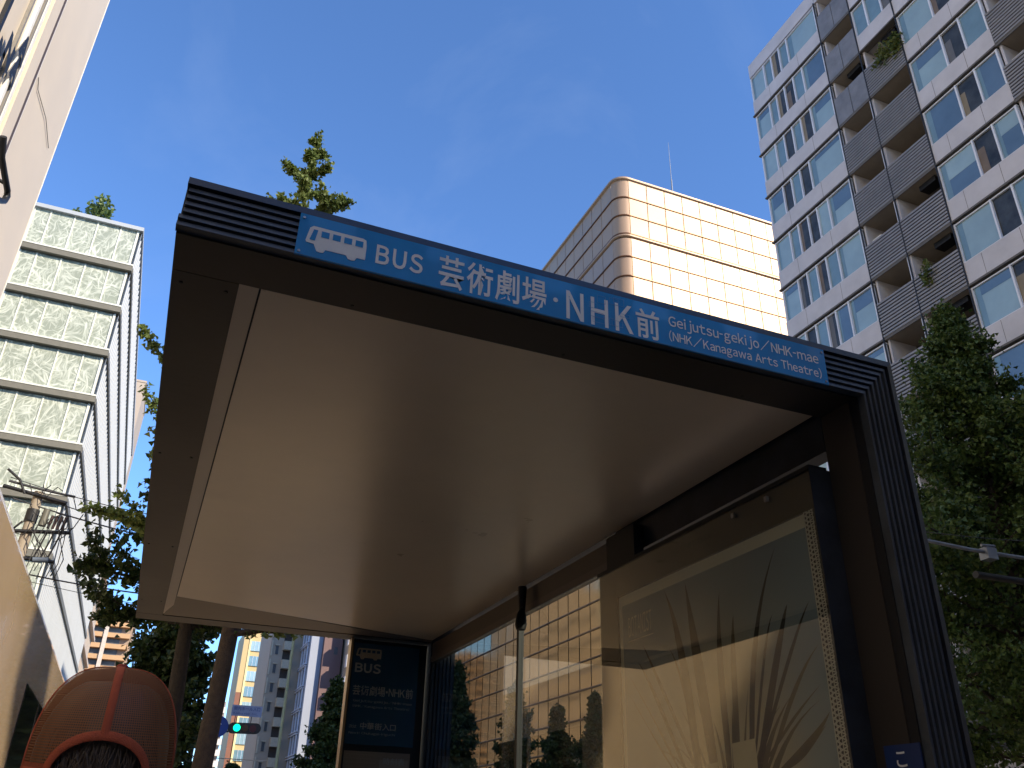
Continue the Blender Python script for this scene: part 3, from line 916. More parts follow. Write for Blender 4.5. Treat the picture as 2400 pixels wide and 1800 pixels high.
for k in range(13):
    zz = zf(k)
    # bay A
    if k < 12:
        sp_, sd_ = A_rows[k % 7]
        glazing(YC, YA, k, sp_, sd_)
        box('spandrel', M_tw, (TX - .02, TX + 1.7), (YA, YC), (zf(k + 1) + .06, zf(k + 1) + 1.0), tw)
        box('slab_edge', M_twd, (TX - .06, TX + .3), (YA, YC + .12), (zf(k + 1) - .02, zf(k + 1) + .058), tw)
        # glazed corner return
        box('corner_glass', M_tg[1], (TX + .18, TX + 1.15), (YC - .05, YC - .03), (zf(k + 1) + 1.02, zz - .12), tw)
        # bay C
        sd_ = C_rows[k % 8]
        if k >= 2:
            glazing(YCc, YD, k, (YCc - .04, 16.05, 15.14, YD + .06), sd_)
            box('spandrel', M_tw, (TX - .02, TX + 1.7), (YD, YCc), (zf(k + 1) + .06, zf(k + 1) + 1.0), tw)
            box('slab_edge', M_twd, (TX - .06, TX + .3), (YD, YCc), (zf(k + 1) - .02, zf(k + 1) + .058), tw)
        else:
            glazing(YBb, YD, k, (YBb - .04, 19.1, 18.25, 17.4, 16.0, 15.1, YD + .06), (0, 0, 2, 3, 1, 2))
            box('spandrel', M_tw, (TX - .02, TX + 1.7), (YD, YBb), (zf(k + 1) + .06, zf(k + 1) + 1.0), tw)
            box('slab_edge', M_twd, (TX - .06, TX + .3), (YD, YBb), (zf(k + 1) - .02, zf(k + 1) + .058), tw)
    # balconies
    if k >= 1:
        if k <= 2:
            balcony(YBb, YA, k, False)
        elif k == 3:
            balcony(YCc, YBb - .01, k, True, [])
            balcony(YBb, YA, k, False)
        else:
            balcony(YCc, YA, k, True, [YBb])
        balcony(YE, YD, k, True, [11.8])
for k in range(11):
    for y in (25.9, 23.6, 16.9, 15.3):
        box('panel_joint', MATS['slab_edge'], (TX - .022, TX - .0195), (y - .008, y + .008), (zf(k + 1) + .08, zf(k + 1) + .99), tw)
for y in (YA, YBb, YCc):
    box('downpipe', M_black, (TX - .06, TX - .01), (y - .025, y + .025), (zf(12), zf(0)), tw)
# bays nearer than the balconies, outside the picture but seen in reflections
for k in range(12):
    for (ya, yb) in ((0.0, YE), (-13.9, 0)):
        box('spandrel', M_tw, (TX - .02, TX + 1.7), (ya, yb - .02), (zf(k + 1) + .06, zf(k + 1) + 1.0), tw)
        box('window', M_tg[k % 2], (TX + .05, TX + .1), (ya, yb - .02), (zf(k + 1) + 1.0, zf(k) + .06), tw)
# brick-red base storey and pale podium wall glimpsed between the leaves
box('brick_pier', mat('red_brown_tile', (0.20, 0.065, 0.05), 0.7), (TX - .3, TX - .08), (18.0, 19.4), (-E, 9.2), tw)
box('base_wall', mat('tower_base_tile', (0.045, 0.035, 0.032), 0.6), (TX - .07, TX + 1.69), (-14, YC), (-E, zf(12) - .05), tw)
pw = box('podium_wall', mat('grey_podium_render', (0.34, 0.33, 0.31), 0.8, 0, 0.1, 0.8), (20.8, 21.1), (-12, 26), (-E + .12, 2.3))
tag(pw, 'plain grey low wall behind the street trees at the right edge', 'wall')


def leaf_plant(mb, cx, cy, cz, rx, ry, rz, n, s, droop=0.0, mi=0):
    for _ in range(n):
        u_ = random.random() ** .5
        a = random.uniform(0, 2 * pi); c = random.uniform(-1, 1)
        q = sqrt(max(0, 1 - c * c))
        p = Vector((cx + rx * u_ * q * cos(a), cy + ry * u_ * q * sin(a), cz + rz * u_ * c - droop * random.random()))
        leaf(mb, p, s * random.uniform(.6, 1.2), mi)


def leaf(mb, p, s, mi=0):
    """small folded fan leaf"""
    d = Vector((random.gauss(0, 1), random.gauss(0, 1), random.gauss(0, .8))).normalized()
    e = d.orthogonal().normalized()
    e = (Matrix.Rotation(random.uniform(0, 2 * pi), 3, d) @ e)
    n = d.cross(e)
    a = p; b_ = p + d * s * .9 + e * s * .62 + n * s * .15; c = p + d * s * 1.0 - n * s * .05; f = p + d * s * .9 - e * s * .62 + n * s * .15
    mb.add([tuple(a), tuple(b_), tuple(c), tuple(f)], [(0, 1, 2), (0, 2, 3)], mi)


def leaf_mat(name, c1, c2, trans=0.35):
    m = bpy.data.materials.new(name); m.use_nodes = True
    nt = m.node_tree; b = nt.nodes['Principled BSDF']
    geo = nt.nodes.new('ShaderNodeNewGeometry')
    ri = nt.nodes.new('ShaderNodeMixRGB')
    ri.inputs[1].default_value = (*c1, 1); ri.inputs[2].default_value = (*c2, 1)
    nt.links.new(geo.outputs['Random Per Island'], ri.inputs[0])
    nt.links.new(ri.outputs[0], b.inputs['Base Color'])
    b.inputs['Roughness'].default_value = 0.5
    b.inputs['Specular IOR Level'].default_value = 0.35
    tr = nt.nodes.new('ShaderNodeBsdfTranslucent'); nt.links.new(ri.outputs[0], tr.inputs[0])
    mx = nt.nodes.new('ShaderNodeMixShader'); mx.inputs[0].default_value = trans
    nt.links.new(b.outputs[0], mx.inputs[1]); nt.links.new(tr.outputs[0], mx.inputs[2])
    nt.links.new(mx.outputs[0], nt.nodes['Material Output'].inputs[0])
    return m


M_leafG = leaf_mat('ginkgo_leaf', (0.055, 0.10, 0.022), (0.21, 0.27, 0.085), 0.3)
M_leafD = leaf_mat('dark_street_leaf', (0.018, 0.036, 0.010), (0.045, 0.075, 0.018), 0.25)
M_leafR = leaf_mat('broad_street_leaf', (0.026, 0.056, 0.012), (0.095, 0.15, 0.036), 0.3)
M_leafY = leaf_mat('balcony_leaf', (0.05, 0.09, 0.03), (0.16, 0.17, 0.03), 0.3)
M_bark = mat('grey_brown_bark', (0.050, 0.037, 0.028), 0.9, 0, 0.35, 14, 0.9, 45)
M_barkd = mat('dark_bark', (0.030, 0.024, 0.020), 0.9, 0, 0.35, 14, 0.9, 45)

# balcony plants
random.seed(31)
for (y, k, n, w_, sz, lb) in ((18.6, 3, 420, .8, .13, 'trailing green plant over the upper wide balcony rail of the tower'),
                       (17.95, 3, 260, .35, .15, 'yellow green bush at the near end of the upper wide balcony'),
                       (18.2, 6, 300, .5, .13, 'dark green plant on a lower tower balcony'),
                       (19.2, 7, 140, .3, .16, 'dark potted plant hanging at the ribbed front of a lower tower balcony')):
    b = MB()
    leaf_plant(b, TX - .05 if n != 300 else TX + .5, y, zf(k) + 1.7, .25, w_, .55, n, sz, .5)
    t_ = thing('balcony_plant', (TX, y, zf(k) + .9), lb, 'plant', 'plants on the tower balconies')
    b.build('foliage', M_leafY if n != 300 else M_leafD, t_)
    b = MB(); b.tube([(TX + .3, y, zf(k) + .15), (TX + .3, y, zf(k) + .55)], [.16, .2], 10); b.build('pot', M_brown, t_)

# ================================================================== golden building with the rounded corner
GX, GY = 26.39, 45.0
gd = thing('golden_building', (33, 60, -E), 'rounded-corner building clad in pinkish gold metal panels rising behind the shelter roof', 'building')


def metal_panel(name, col, rough, metal=0.75):
    m = mat(name, col, rough, metal, 0.05, 0.35, 0.03, 0.25, coat=0.0)
    return m


M_gold = metal_panel('rose_gold_panel', (0.40, 0.265, 0.165), 0.46, 0.18)
M_gold2 = metal_panel('rose_gold_panel_b', (0.38, 0.265, 0.175), 0.42, 0.18)
M_goldL = metal_panel('glazed_gold_tile', (0.40, 0.26, 0.13), 0.06, 0.85)
M_goldm = metal_panel('copper_moulding', (0.17, 0.080, 0.035), 0.4, 0.4)
M_gcore = mat('shadow_gap', (0.05, 0.03, 0.02), 0.8)
RC = 1.0
rows = []
zt = 46.15
rowz = []
z = zt
k = 0
while z > -E:
    h = 1.77
    rowz.append((z - h, z))
    z -= h
    k += 1
    if k == 3:
        z -= 0.36
GYE, GXE = 82.0, 52.0
b = MB(); b.box((GX + .12, GXE), (GY + RC, GYE), (-E, zt - .1)); b.box((GX + RC, GXE), (GY + .12, GY + RC), (-E, zt - .1)); b.build('core', M_gcore, gd)
npan = 0
rest = MB()
for r_, (z0, z1) in enumerate(rowz):
    za, zb = z0 + .07, z1 - .05
    # right (front) face
    x = GX + RC
    c = 0
    while x < 45:
        if z0 > 20:
            o = box('panel', (M_gold, M_gold2)[(r_ * 7 + c * 3) % 3 == 0], (x + .035, x + 1.605), (GY - .02, GY + .11), (za, zb), gd)
            npan += 1
        else:
            rest.box((x + .02, x + 1.62), (GY - .02, GY + .11), (za, zb))
        x += 1.64; c += 1
    # left face
    y = GY + RC
    c = 0
    while y < GYE - 1:
        if (r_ < 6 and c < 11) or (14 < r_ < 22 and c >= 6 and c % 2 == 0 and False):
            box('panel', (M_gold, M_gold2)[(r_ * 5 + c * 3) % 3 == 0], (GX, GX + .11), (y + .035, y + 1.625), (za, zb), gd)
            npan += 1
        else:
            # slightly out-of-true glazed tiles give the wavering reflections
            j1, j2 = random.uniform(-.006, .006), random.uniform(-.006, .006)
            x0_ = GX
            rest.add([(x0_ + j1, y + .06, za), (x0_ + j2, y + 1.60, za), (x0_ - j1, y + 1.60, zb), (x0_ - j2, y + .06, zb)], [(0, 3, 2, 1)], 1)
        y += 1.66; c += 1
tag(rest.build('panel_field', [M_gold, M_goldL], gd), kind='stuff')


def corner_arc(z0, z1, rad, name, m, off=0.0, n=8):
    b = MB(); vs = []
    cx, cy = GX + RC, GY + RC
    for i in range(n + 1):
        a = pi + (pi / 2) * i / n
        for rr, zz in ((rad + off, z0), (rad + off, z1)):
            vs.append((cx + rr * cos(a), cy + rr * sin(a), zz))
    fs = []
    for i in range(n):
        fs.append((i * 2, i * 2 + 2, i * 2 + 3, i * 2 + 1))
    b.add(vs, fs, 0, True)
    o = b.build(name, m, gd)
    return o


for r_, (z0, z1) in enumerate(rowz):
    if z0 < 18: break
    corner_arc(z0 + .07, z1 - .05, RC, 'corner_panel', M_gold)


def gmould(zc, h, proud, m, name='moulding'):
    """moulding running along both faces and round the corner"""
    b = MB(); path = []
    path.append((GX, GYE)); path.append((GX, GY + RC))
    for i in range(1, 12):
        a = pi + (pi / 2) * i / 12
        path.append((GX + RC + RC * cos(a), GY + RC + RC * sin(a)))
    path.append((GX + RC, GY)); path.append((GXE, GY))
    sec = [(0.0, -h / 2), (proud, -h / 2 * .5), (proud, h / 2 * .5), (0.0, h / 2), (-.12, h / 2), (-.12, -h / 2)]
    vs = []
    for i, (x, y) in enumerate(path):
        if i <= 1: nx, ny = -1, 0
        elif i >= len(path) - 2: nx, ny = 0, -1
        else:
            a = pi + (pi / 2) * (i - 1) / 12; nx, ny = cos(a), sin(a)
        for (o_, dz) in sec:
            vs.append((x + nx * o_, y + ny * o_, zc + dz))
    fs = []
    n = len(sec)
    for i in range(len(path) - 1):
        for q in range(n):
            fs.append((i * n + q, (i + 1) * n + q, (i + 1) * n + (q + 1) % n, i * n + (q + 1) % n))
    b.add(vs, fs)
    b.build(name, m, gd)


for r_, (z0, z1) in enumerate(rowz):
    gmould(z0 + .01, .14, .09, M_goldm)
gmould(zt + .12, .32, .16, M_gold, 'parapet_moulding')
gmould(rowz[2][0] - .18, .26, .12, M_gold, 'parapet_moulding')
an = thing('roof_antenna', (35.0, 50, 46), 'thin mast standing on the roof of the golden building', 'antenna')
b = MB(); b.tube([(35, 50, 45), (35, 50, 51.5), (35, 50, 57.5)], [.06, .045, .015], 6); b.build('mast', mat('antenna_grey', (0.20, 0.22, 0.26), 0.5), an)
b = MB(); b.tube([(35, 50, 45), (35, 50, 53.0)], [.09, .07], 6); b.build('sleeve', MATS['antenna_grey'], an)

# ================================================================== leaf-patterned building on the left
LX, LY = -7.58, 62.0
lf = thing('leaf_panel_building', (-11.5, 70, -E), 'tall white building with leaf-printed glass panels and ribbed side, left of the shelter', 'building')
lm = bpy.data.materials.new('leaf_print_glass'); lm.use_nodes = True
nt = lm.node_tree; lb_ = nt.nodes['Principled BSDF']; lb_.inputs['Roughness'].default_value = 0.25
geo = nt.nodes.new('ShaderNodeNewGeometry')
n1 = nt.nodes.new('ShaderNodeTexNoise'); n1.inputs['Scale'].default_value = 0.55; n1.inputs['Detail'].default_value = 1
nt.links.new(geo.outputs['Position'], n1.inputs['Vector'])
wv = nt.nodes.new('ShaderNodeVectorMath'); wv.operation = 'SCALE'; wv.inputs['Scale'].default_value = 1.3
nt.links.new(n1.outputs['Color'], wv.inputs[0])
ad_ = nt.nodes.new('ShaderNodeVectorMath'); ad_.operation = 'ADD'
nt.links.new(geo.outputs['Position'], ad_.inputs[0]); nt.links.new(wv.outputs[0], ad_.inputs[1])
prev = None
for q, (ang, off) in enumerate(((15, 0), (75, 7), (130, 13), (165, 29))):     # blades lying in four directions
    mpg = nt.nodes.new('ShaderNodeMapping'); mpg.inputs['Rotation'].default_value = (0, radians(ang), 0)
    mpg.inputs['Location'].default_value = (off, 0, off); 
    nt.links.new(ad_.outputs[0], mpg.inputs['Vector'])
    an_ = nt.nodes.new('ShaderNodeVectorMath'); an_.operation = 'MULTIPLY'; an_.inputs[1].default_value = (6.0, .5, 1.0)
    nt.links.new(mpg.outputs[0], an_.inputs[0])
    nq = nt.nodes.new('ShaderNodeTexNoise'); nq.inputs['Scale'].default_value = 1.0; nq.inputs['Detail'].default_value = 3; nq.inputs['Roughness'].default_value = .55
    nt.links.new(an_.outputs[0], nq.inputs['Vector'])
    if prev is None: prev = nq.outputs[0]
    else:
        mq = nt.nodes.new('ShaderNodeMath'); mq.operation = 'MAXIMUM'
        nt.links.new(prev, mq.inputs[0]); nt.links.new(nq.outputs[0], mq.inputs[1]); prev = mq.outputs[0]
crl = nt.nodes.new('ShaderNodeValToRGB')
crl.color_ramp.elements[0].position = 0.53; crl.color_ramp.elements[0].color = (0.30, 0.33, 0.27, 1)
crl.color_ramp.elements[1].position = 0.70; crl.color_ramp.elements[1].color = (0.62, 0.65, 0.56, 1)
nt.links.new(prev, crl.inputs[0]); nt.links.new(crl.outputs[0], lb_.inputs['Base Color'])
M_lw = mat('white_clad', (0.40, 0.43, 0.46), 0.55, 0, 0.05, 0.5)
M_ledge = mat('grey_ledge', (0.17, 0.16, 0.13), 0.6, 0.1, 0.1)
M_gapw = mat('white_mullion', (0.70, 0.70, 0.62), 0.5)
LYE = 112.0
box('core', M_lw, (-34, LX - .25), (LY + .3, LYE), (-E, 42.0), lf)
zl = lambda k: 42.35 - 3.79 * k
xs = [-7.62, -8.85, -10.52, -12.19, -13.87, -15.0]
for k in range(12):
    za, zb = zl(k + 1) + .12, zl(k) - (.12 if k == 0 else .52)
    if za < -E: za = -E
    for i in range(5):
        box('leaf_panel', lm, (xs[i + 1] + .05, xs[i] - .05), (LY + .1, LY + .2), (za, zb), lf)
        box('mullion', M_gapw, (xs[i + 1] - .05, xs[i + 1] + .05), (LY + .04, LY + .22), (za, zb), lf)
    box('margin', M_lw, (-18, xs[5] - .05), (LY + .12, LY + .28), (za - .3, zb + .3), lf)
    zc = zl(k + 1)
    if k < 11:
        box('ledge', M_ledge, (-15.1, LX + .32), (LY - .30, LY + .09), (zc - .46, zc - .02), lf)
        box('ledge_lip', M_gapw, (-15.1, LX + .30), (LY - .34, LY + .095), (zc - .015, zc + .11), lf)
        box('side_ledge', M_ledge, (LX - .2, LX + .36), (LY + .12, LYE), (zc - .42, zc - .02), lf)
        box('side_ledge_lip', M_lw, (LX - .2, LX + .16), (LY + .1, LYE), (zc - .015, zc + .11), lf)
    box('corner_post', M_gapw, (xs[0] - .06, LX + .06), (LY + .02, LY + .26), (za, zb), lf)
    # corrugated side cladding of this storey
    b = MB(); vs = []; y = LY + .1; i = 0
    while y < LYE:
        x = LX + (.24 if i % 4 in (0, 1) else .02)
        vs += [(x, y, zl(k + 1) + .12), (x, y, zl(k) - .31 if k else zl(k) - .1)]
        y += (.55 if i % 2 == 0 else .06) if i % 4 else .30; i += 1
    fs = [(2 * q, 2 * q + 2, 2 * q + 3, 2 * q + 1) for q in range(len(vs) // 2 - 1)]
    b.add(vs, fs); b.build('corrugated_cladding', M_lw, lf)
box('roof_lip', M_lw, (-34, LX + .35), (LY - .2, LYE), (42.02, 42.35), lf)
random.seed(41)
rs = thing('roof_shrub', (-11.4, 64, 42.2), 'small green shrub growing on the roof edge of the leaf-panel building', 'shrub')
b = MB(); leaf_plant(b, -11.0, 64, 44.3, 1.0, 1.0, 1.5, 420, .34); leaf_plant(b, -12.6, 64, 43.2, .6, .8, .8, 120, .32); b.build('foliage', M_leafG, rs)
b = MB(); b.tube([(-11.1, 64, 42.2), (-11.0, 64, 44.8)], [.07, .03], 6); b.build('stem', M_bark, rs)

# ================================================================== cream building, near left
cb = thing('cream_building', (-12, 15, -E), 'smooth cream coloured building filling the top left corner, pipes down its side', 'building')
M_cream = mat('cream_render', (0.66, 0.57, 0.44), 0.42, 0, 0.05, 0.25, 0.05, 1.2)
NX = -7.60
box('wall', M_cream, (-34, NX), (-60, 31.2), (-E, 60), cb)
M_edge = mat('pale_corner_bead', (0.75, 0.74, 0.70), 0.5)
box('corner_bead', M_edge, (NX - .3, NX + .012), (31.19, 31.26), (-E, 60), cb)
box('recess_edge', mat('brown_trim', (0.10, 0.065, 0.04), 0.5), (NX + .001, NX + .16), (25.15, 25.38), (12, 60), cb)
box('trim', M_edge, (NX + .001, NX + .05), (25.64, 25.80), (12, 60), cb)
box('trim', M_cream, (NX + .001, NX + .16), (24.30, 25.2), (12, 60), cb)
for (y0, y1, d_, m) in ((23.95, 24.15, .10, M_edge), (23.60, 23.72, .14, mat('grey_trim', (0.22, 0.20, 0.17), 0.5)), (23.3, 23.5, .10, M_edge), (22.72, 22.84, .10, MATS['grey_trim']), (21.05, 21.25, .12, M_black), (20.0, 20.3, .1, M_edge)):
    box('trim', m, (NX + .001, NX + d_), (y0, y1), (12, 60), cb)
b = MB()
b.tube([(-7.1, 23.44, 18.06), (-7.1, 23.72, 17.88), (-7.1, 23.95, 17.70), (-7.1, 24.72, 17.70), (-7.1, 25.59, 17.72), (-7.1, 25.80, 17.64), (-7.1, 25.70, 17.35), (-7.1, 25.30, 17.05), (-7.1, 24.6, 16.7)], .10, 8)
b.tube([(-7.6, 25.3, 17.9), (-7.1, 25.3, 17.71)], .06, 6)
b.build('bracket_loop', M_black, cb)
for (ch, y0_, z0_, w_, h_) in (('N', 21.85, 19.72, .85, 1.0), ('A', 22.85, 20.95, .80, 1.0), ('A', 22.85, 20.0, .75, .95), ('N', 21.3, 18.9, .8, 1.0)):
    text('wall_letter', ch, M_black, cb, (-7.42, y0_, z0_), (0, 1, 0), (0, 0, 1), w_, h_, .06)
b = MB(); b.tube([(NX + .04, 26.0, 22.9), (NX + .04, 26.4, 22.7), (NX + .05, 28.4, 23.2), (NX + .04, 30.1, 23.2)], .015, 5); b.build('cable', MATS['grey_trim'], cb)
for k in range(3):
    box('window', M_tg[1], (NX + .002, NX + .03), (18.0, 19.8), (14 + k * 6, 17.5 + k * 6), cb)

# ================================================================== buildings down the street
M_ob = mat('orange_balcony', (0.50, 0.30, 0.15), 0.7, 0, 0.08, 0.2)
M_op = mat('pale_pier', (0.56, 0.46, 0.38), 0.7)
M_shade = mat('dim_window', (0.07, 0.075, 0.08), 0.3, 0, 0.4, 0.5)
ob = thing('orange_balcony_building', (-25, 235, -E), 'distant apartment block with orange balcony fronts and a white pier, far down the street', 'apartment block')
box('core', mat('recessed_wall', (0.30, 0.22, 0.16), 0.8), (-60, -5.0), (231.2, 250), (-E, 44.2), ob)
for k in range(17):
    z = 43.9 - k * 2.55
    if z < 0: break
    box('balcony', M_ob, (-60, -5.5), (229.6, 231.19), (z - 1.05, z), ob)
    for q in range(14):
        x = -7.6 - q * 3.9
        if q < 5 or q > 3: box('window', M_shade, (x - 2.9, x), (231.05, 231.18), (z - 2.5, z - 1.06), ob)
for x in (-11.0, -22.5, -34, -46):
    box('pier', M_op, (x - .35, x + .55), (229.2, 229.59), (-E, 44.6), ob)
box('roof_slab', M_op, (-60, -4.8), (229.4, 250), (44.3, 44.9), ob)

stb = thing('plain_slab_tower', (-18, 156, -E), 'plain tan windowless slab rising just behind the ribbed white building', 'building')
box('wall', mat('tan_render', (0.42, 0.34, 0.27), 0.8, 0, 0.06, 0.1), (-26, -10.4), (150, 165), (-E, 70.3), stb)
box('roof_lip', mat('tan_render', (0.42, 0.34, 0.27)), (-26.1, -10.3), (149.9, 165), (70.31, 70.7), stb)
cbd = thing('cream_side_building', (-12, 125, -E), 'narrow cream block between the ribbed white building and the distant balconies', 'building')
box('wall', mat('warm_cream', (0.58, 0.46, 0.34), 0.7), (-26, -8.2), (114, 138), (-E, 33.5), cbd)
for k in range(9):
    box('ledge', M_op, (-8.2, -7.75), (114, 138), (30.5 - k * 3.6, 30.9 - k * 3.6), cbd)

yb = thing('yellow_office_building', (23.5, 225, -E), 'yellow and brown office building with wide blue window strips beyond the tree trunks', 'office building')
M_yel = mat('yellow_render', (0.52, 0.38, 0.18), 0.7, 0, 0.05, 0.3)
M_ybr = mat('rust_brown_tile', (0.22, 0.085, 0.045), 0.6)
box('core', M_yel, (20.6, 27.2), (225.3, 240), (-E, 44), yb)
box('corner_column', M_yel, (20.55, 21.9), (224.5, 225.29), (29.5, 44), yb)
box('corner_column', M_ybr, (20.55, 21.7), (224.5, 225.29), (-E, 29.49), yb)
box('corner_bead', mat('bright_yellow_edge', (0.78, 0.62, 0.30), 0.5), (21.91, 22.35), (224.3, 225.29), (14, 44), yb)
for k in range(10):
    z = 41.7 - k * 3.55
    w_ = box('window_strip', (M_tg[1], M_tg[0])[k % 2], (22.4, 26.6), (225.0, 225.29), (z - 2.3, z), yb)
    for q in range(4):
        box('window_frame', M_tfr, (23.3 + q * .85, 23.36 + q * .85), (224.93, 224.99), (z - 2.3, z), w_)
bb = thing('beige_apartment_building', (20, 154, -E), 'beige apartment block with small windows and a stack of boxy balconies', 'apartment block')
M_bei = mat('beige_tile', (0.40, 0.335, 0.26), 0.8, 0, 0.06, 0.3)
M_beib = mat('pale_balcony', (0.52, 0.46, 0.34), 0.7)
box('core', M_bei, (18.6, 25), (154.2, 170), (-E, 38), bb)
for k in range(12):
    z = 34.8 - k * 3.05
    if z < -1: break
    bl_ = box('balcony', M_beib, (20.7, 22.0), (152.9, 154.19), (z - 1.2, z + .2), bb)
    box('recess', mat('deep_recess', (0.05, 0.042, 0.036), 0.8), (20.75, 21.95), (154.10, 154.195), (z - 2.75, z - 1.21), bb)
    box('window', mat('small_dark_window', (0.04, 0.04, 0.045), 0.3), (19.5, 19.95), (154.05, 154.19), (z - 1.9, z - .5), bb)
    box('window_hood', M_beib, (19.35, 20.1), (153.9, 154.18), (z - .45, z - .3), bb)
    box('fin', M_beib, (18.75, 18.95), (153.9, 154.19), (z - 2.2, z + .3), bb)
gb = thing('grey_gridded_building', (26, 152, -E), 'bluish grey office building with a white gridded window wall beside the beige block', 'office building')
M_gb = mat('blue_grey_panel', (0.30, 0.33, 0.40), 0.6, 0, 0.04, 0.2)
box('core', M_gb, (24.0, 25.95), (146, 161), (-E, 38), gb)
M_gg = mat('grey_glass', (0.07, 0.08, 0.10), 0.12, 0, 0.2, 0.4)
for k in range(12):
    z = 34.5 - k * 3.45
    if z < -1: break
    w_ = box('window_band', M_gg, (23.92, 23.99), (147.5, 160.5), (z - 2.9, z), gb)
    box('white_rail', M_tfr, (23.6, 23.919), (147.2, 160.8), (z + .02, z + .16), gb)
    box('white_rail', M_tfr, (23.6, 23.919), (147.2, 160.8), (z + .40, z + .53), gb)
    for q in range(6):
        box('post', M_tfr, (23.7, 23.915), (147.4 + q * 2.6, 147.58 + q * 2.6), (z - 2.9, z), w_)
br = thing('brown_tiled_building', (28, 148, -E), 'plain dark brown tiled wall with one small window behind the conifer', 'building')
box('wall', mat('plum_brown_tile', (0.15, 0.085, 0.08), 0.6, 0, 0.08, 0.5), (25.98, 29.0), (145, 160), (-E, 38), br)
box('window', M_shade, (27.7, 28.3), (144.95, 144.99), (26.0, 27.2), br)
wb = thing('white_banded_building', (31, 146, -E), 'sliver of white banded building just left of the stop board', 'building')
box('core', M_bei, (29.4, 34), (142, 150), (-E, 38), wb)
for k in range(9):
    box('band', mat('white_band', (0.66, 0.62, 0.60), 0.6), (29.1, 34), (140.8, 141.99), (27 - k * 3.4, 28.9 - k * 3.4), wb)
fs_ = thing('striped_white_building', (24, 285, -E), 'far white apartment block with stepped balcony stripes left of the yellow building', 'apartment block')
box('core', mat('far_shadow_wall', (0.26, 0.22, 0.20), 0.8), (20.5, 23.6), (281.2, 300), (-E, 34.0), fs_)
for k in range(12):
    xs_ = 24.3 if k > 2 else 22.9 + k * .5
    box('balcony', mat('white_balcony', (0.66, 0.60, 0.54), 0.7), (20.0, xs_), (279.5, 281.19), (33.6 - k * 2.9, 35.2 - k * 2.9), fs_)

# unseen block added behind the camera, its height set to shade the shelter
bk = thing('shade_block', (8, -20, -E), 'plain concrete block added behind the viewer to shade the shelter', 'building')
RH = 13.4
box('wall', mat('rear_concrete', (0.30, 0.28, 0.26), 0.8), (-5.0, 24.5), (-30, -15), (-E, RH), bk)
for k in range(6):
    for q in range(9):
        box('window', M_shade, (-3.5 + q * 3.1, -1.6 + q * 3.1), (-14.99, -14.93), (0.5 + k * 3.2, 2.4 + k * 3.2), bk)

# ================================================================== utility pole, wires
up = thing('utility_pole', (-3.75, 25, -E), 'concrete utility pole crowded with insulators and cables before the leaf-panel building', 'utility pole')
M_conc = mat('pole_concrete', (0.30, 0.255, 0.20), 0.8, 0, 0.15, 6)
b = MB(); b.tube([(-3.66, 25, -E + .12), (-3.66, 25, 6.6), (-3.64, 25, 7.95)], [.19, .14, .125], 14); b.build('pole', M_conc, up)
b = MB(); b.tube([(-3.66, 25, 7.10), (-3.65, 25, 7.45)], .16, 14); b.build('pole_band', M_black, up)
for (xa, xb, za, zb_, r_) in ((-4.6, -2.62, 6.72, 6.92, .05), (-4.5, -2.9, 7.95, 7.70, .05), (-4.3, -2.8, 6.12, 6.10, .045)):
    b = MB(); b.tube([(xa, 24.85, za), (xb, 24.85, zb_)], r_, 6); b.build('crossarm', M_black, up)
M_ins = mat('insulator', (0.07, 0.04, 0.035), 0.4)
for q in range(4):
    b = MB(); x = -3.18 + q * .11
    b.tube([(x, 24.8, 6.95), (x + .05, 24.8, 7.30)], [.035, .045], 8); b.build('insulator', M_ins, up)
b = MB(); b.tube([(-3.33, 24.75, 6.98), (-3.30, 24.75, 7.42)], [.10, .085], 12); b.build('transformer', mat('transformer_grey', (0.10, 0.10, 0.08), 0.5), up)
b = MB(); b.tube([(-3.30, 24.7, 6.06), (-2.95, 24.7, 6.10)], .07, 8); b.build('junction_box', mat('blue_grey', (0.10, 0.13, 0.18), 0.5), up)
for q in range(3):
    b = MB(); x = -3.25 + q * .16
    b.tube([(x + .1, 24.75, 6.85), (x + .04, 24.75, 6.55), (x - .05, 24.75, 6.15)], .025, 6); b.build('drop_cable', M_black, up)
random.seed(51)
b = MB()
for q in range(10):
    x = -4.2 + q * .16; z = 6.9 + random.uniform(-.3, 1.2)
    ps = [(x, 24.7, z), (x + .15, 24.65, z - random.uniform(.1, .4)), (x + .35, 24.7, z - random.uniform(0, .3)), (x + .5, 24.72, z + random.uniform(-.2, .2))]
    b.tube(ps, .014, 5, 0, False)
for q in range(8):
    x = -3.5 + q * .1; z = 6.3 + random.uniform(0, .5)
    b.tube([(x, 24.7, z + .6), (x + random.uniform(-.2, .2), 24.65, z), (x + .2, 24.7, z - random.uniform(.2, .7)), (x + .1, 24.7, z - 1.0)], .013, 5, 0, False)
b.tube([(-4.5, 24.8, 8.4), (-4.15, 24.8, 8.15), (-3.95, 24.8, 7.8)], .035, 6)
b.tube([(-4.2, 24.8, 6.5), (-3.8, 24.8, 7.05)], .03, 6)
b.tube([(-3.05, 24.7, 7.35), (-2.75, 24.7, 7.3), (-2.72, 24.7, 7.0), (-2.95, 24.7, 6.8)], .012, 5)
b.build('loose_cables', M_black, up)
M_wire = mat('overhead_wire', (0.04, 0.04, 0.045), 0.6)


def wire(p, q, sag, rad, label):
    ps = [Vector(p).lerp(Vector(q), t / 16) - Vector((0, 0, sag * 4 * (t / 16) * (1 - t / 16))) for t in range(17)]
    b = MB(); b.tube(ps, rad, 5, 0, False)
    tag(b.build('overhead_wire', M_wire), label, 'wire', 'overhead wires crossing to the utility pole')


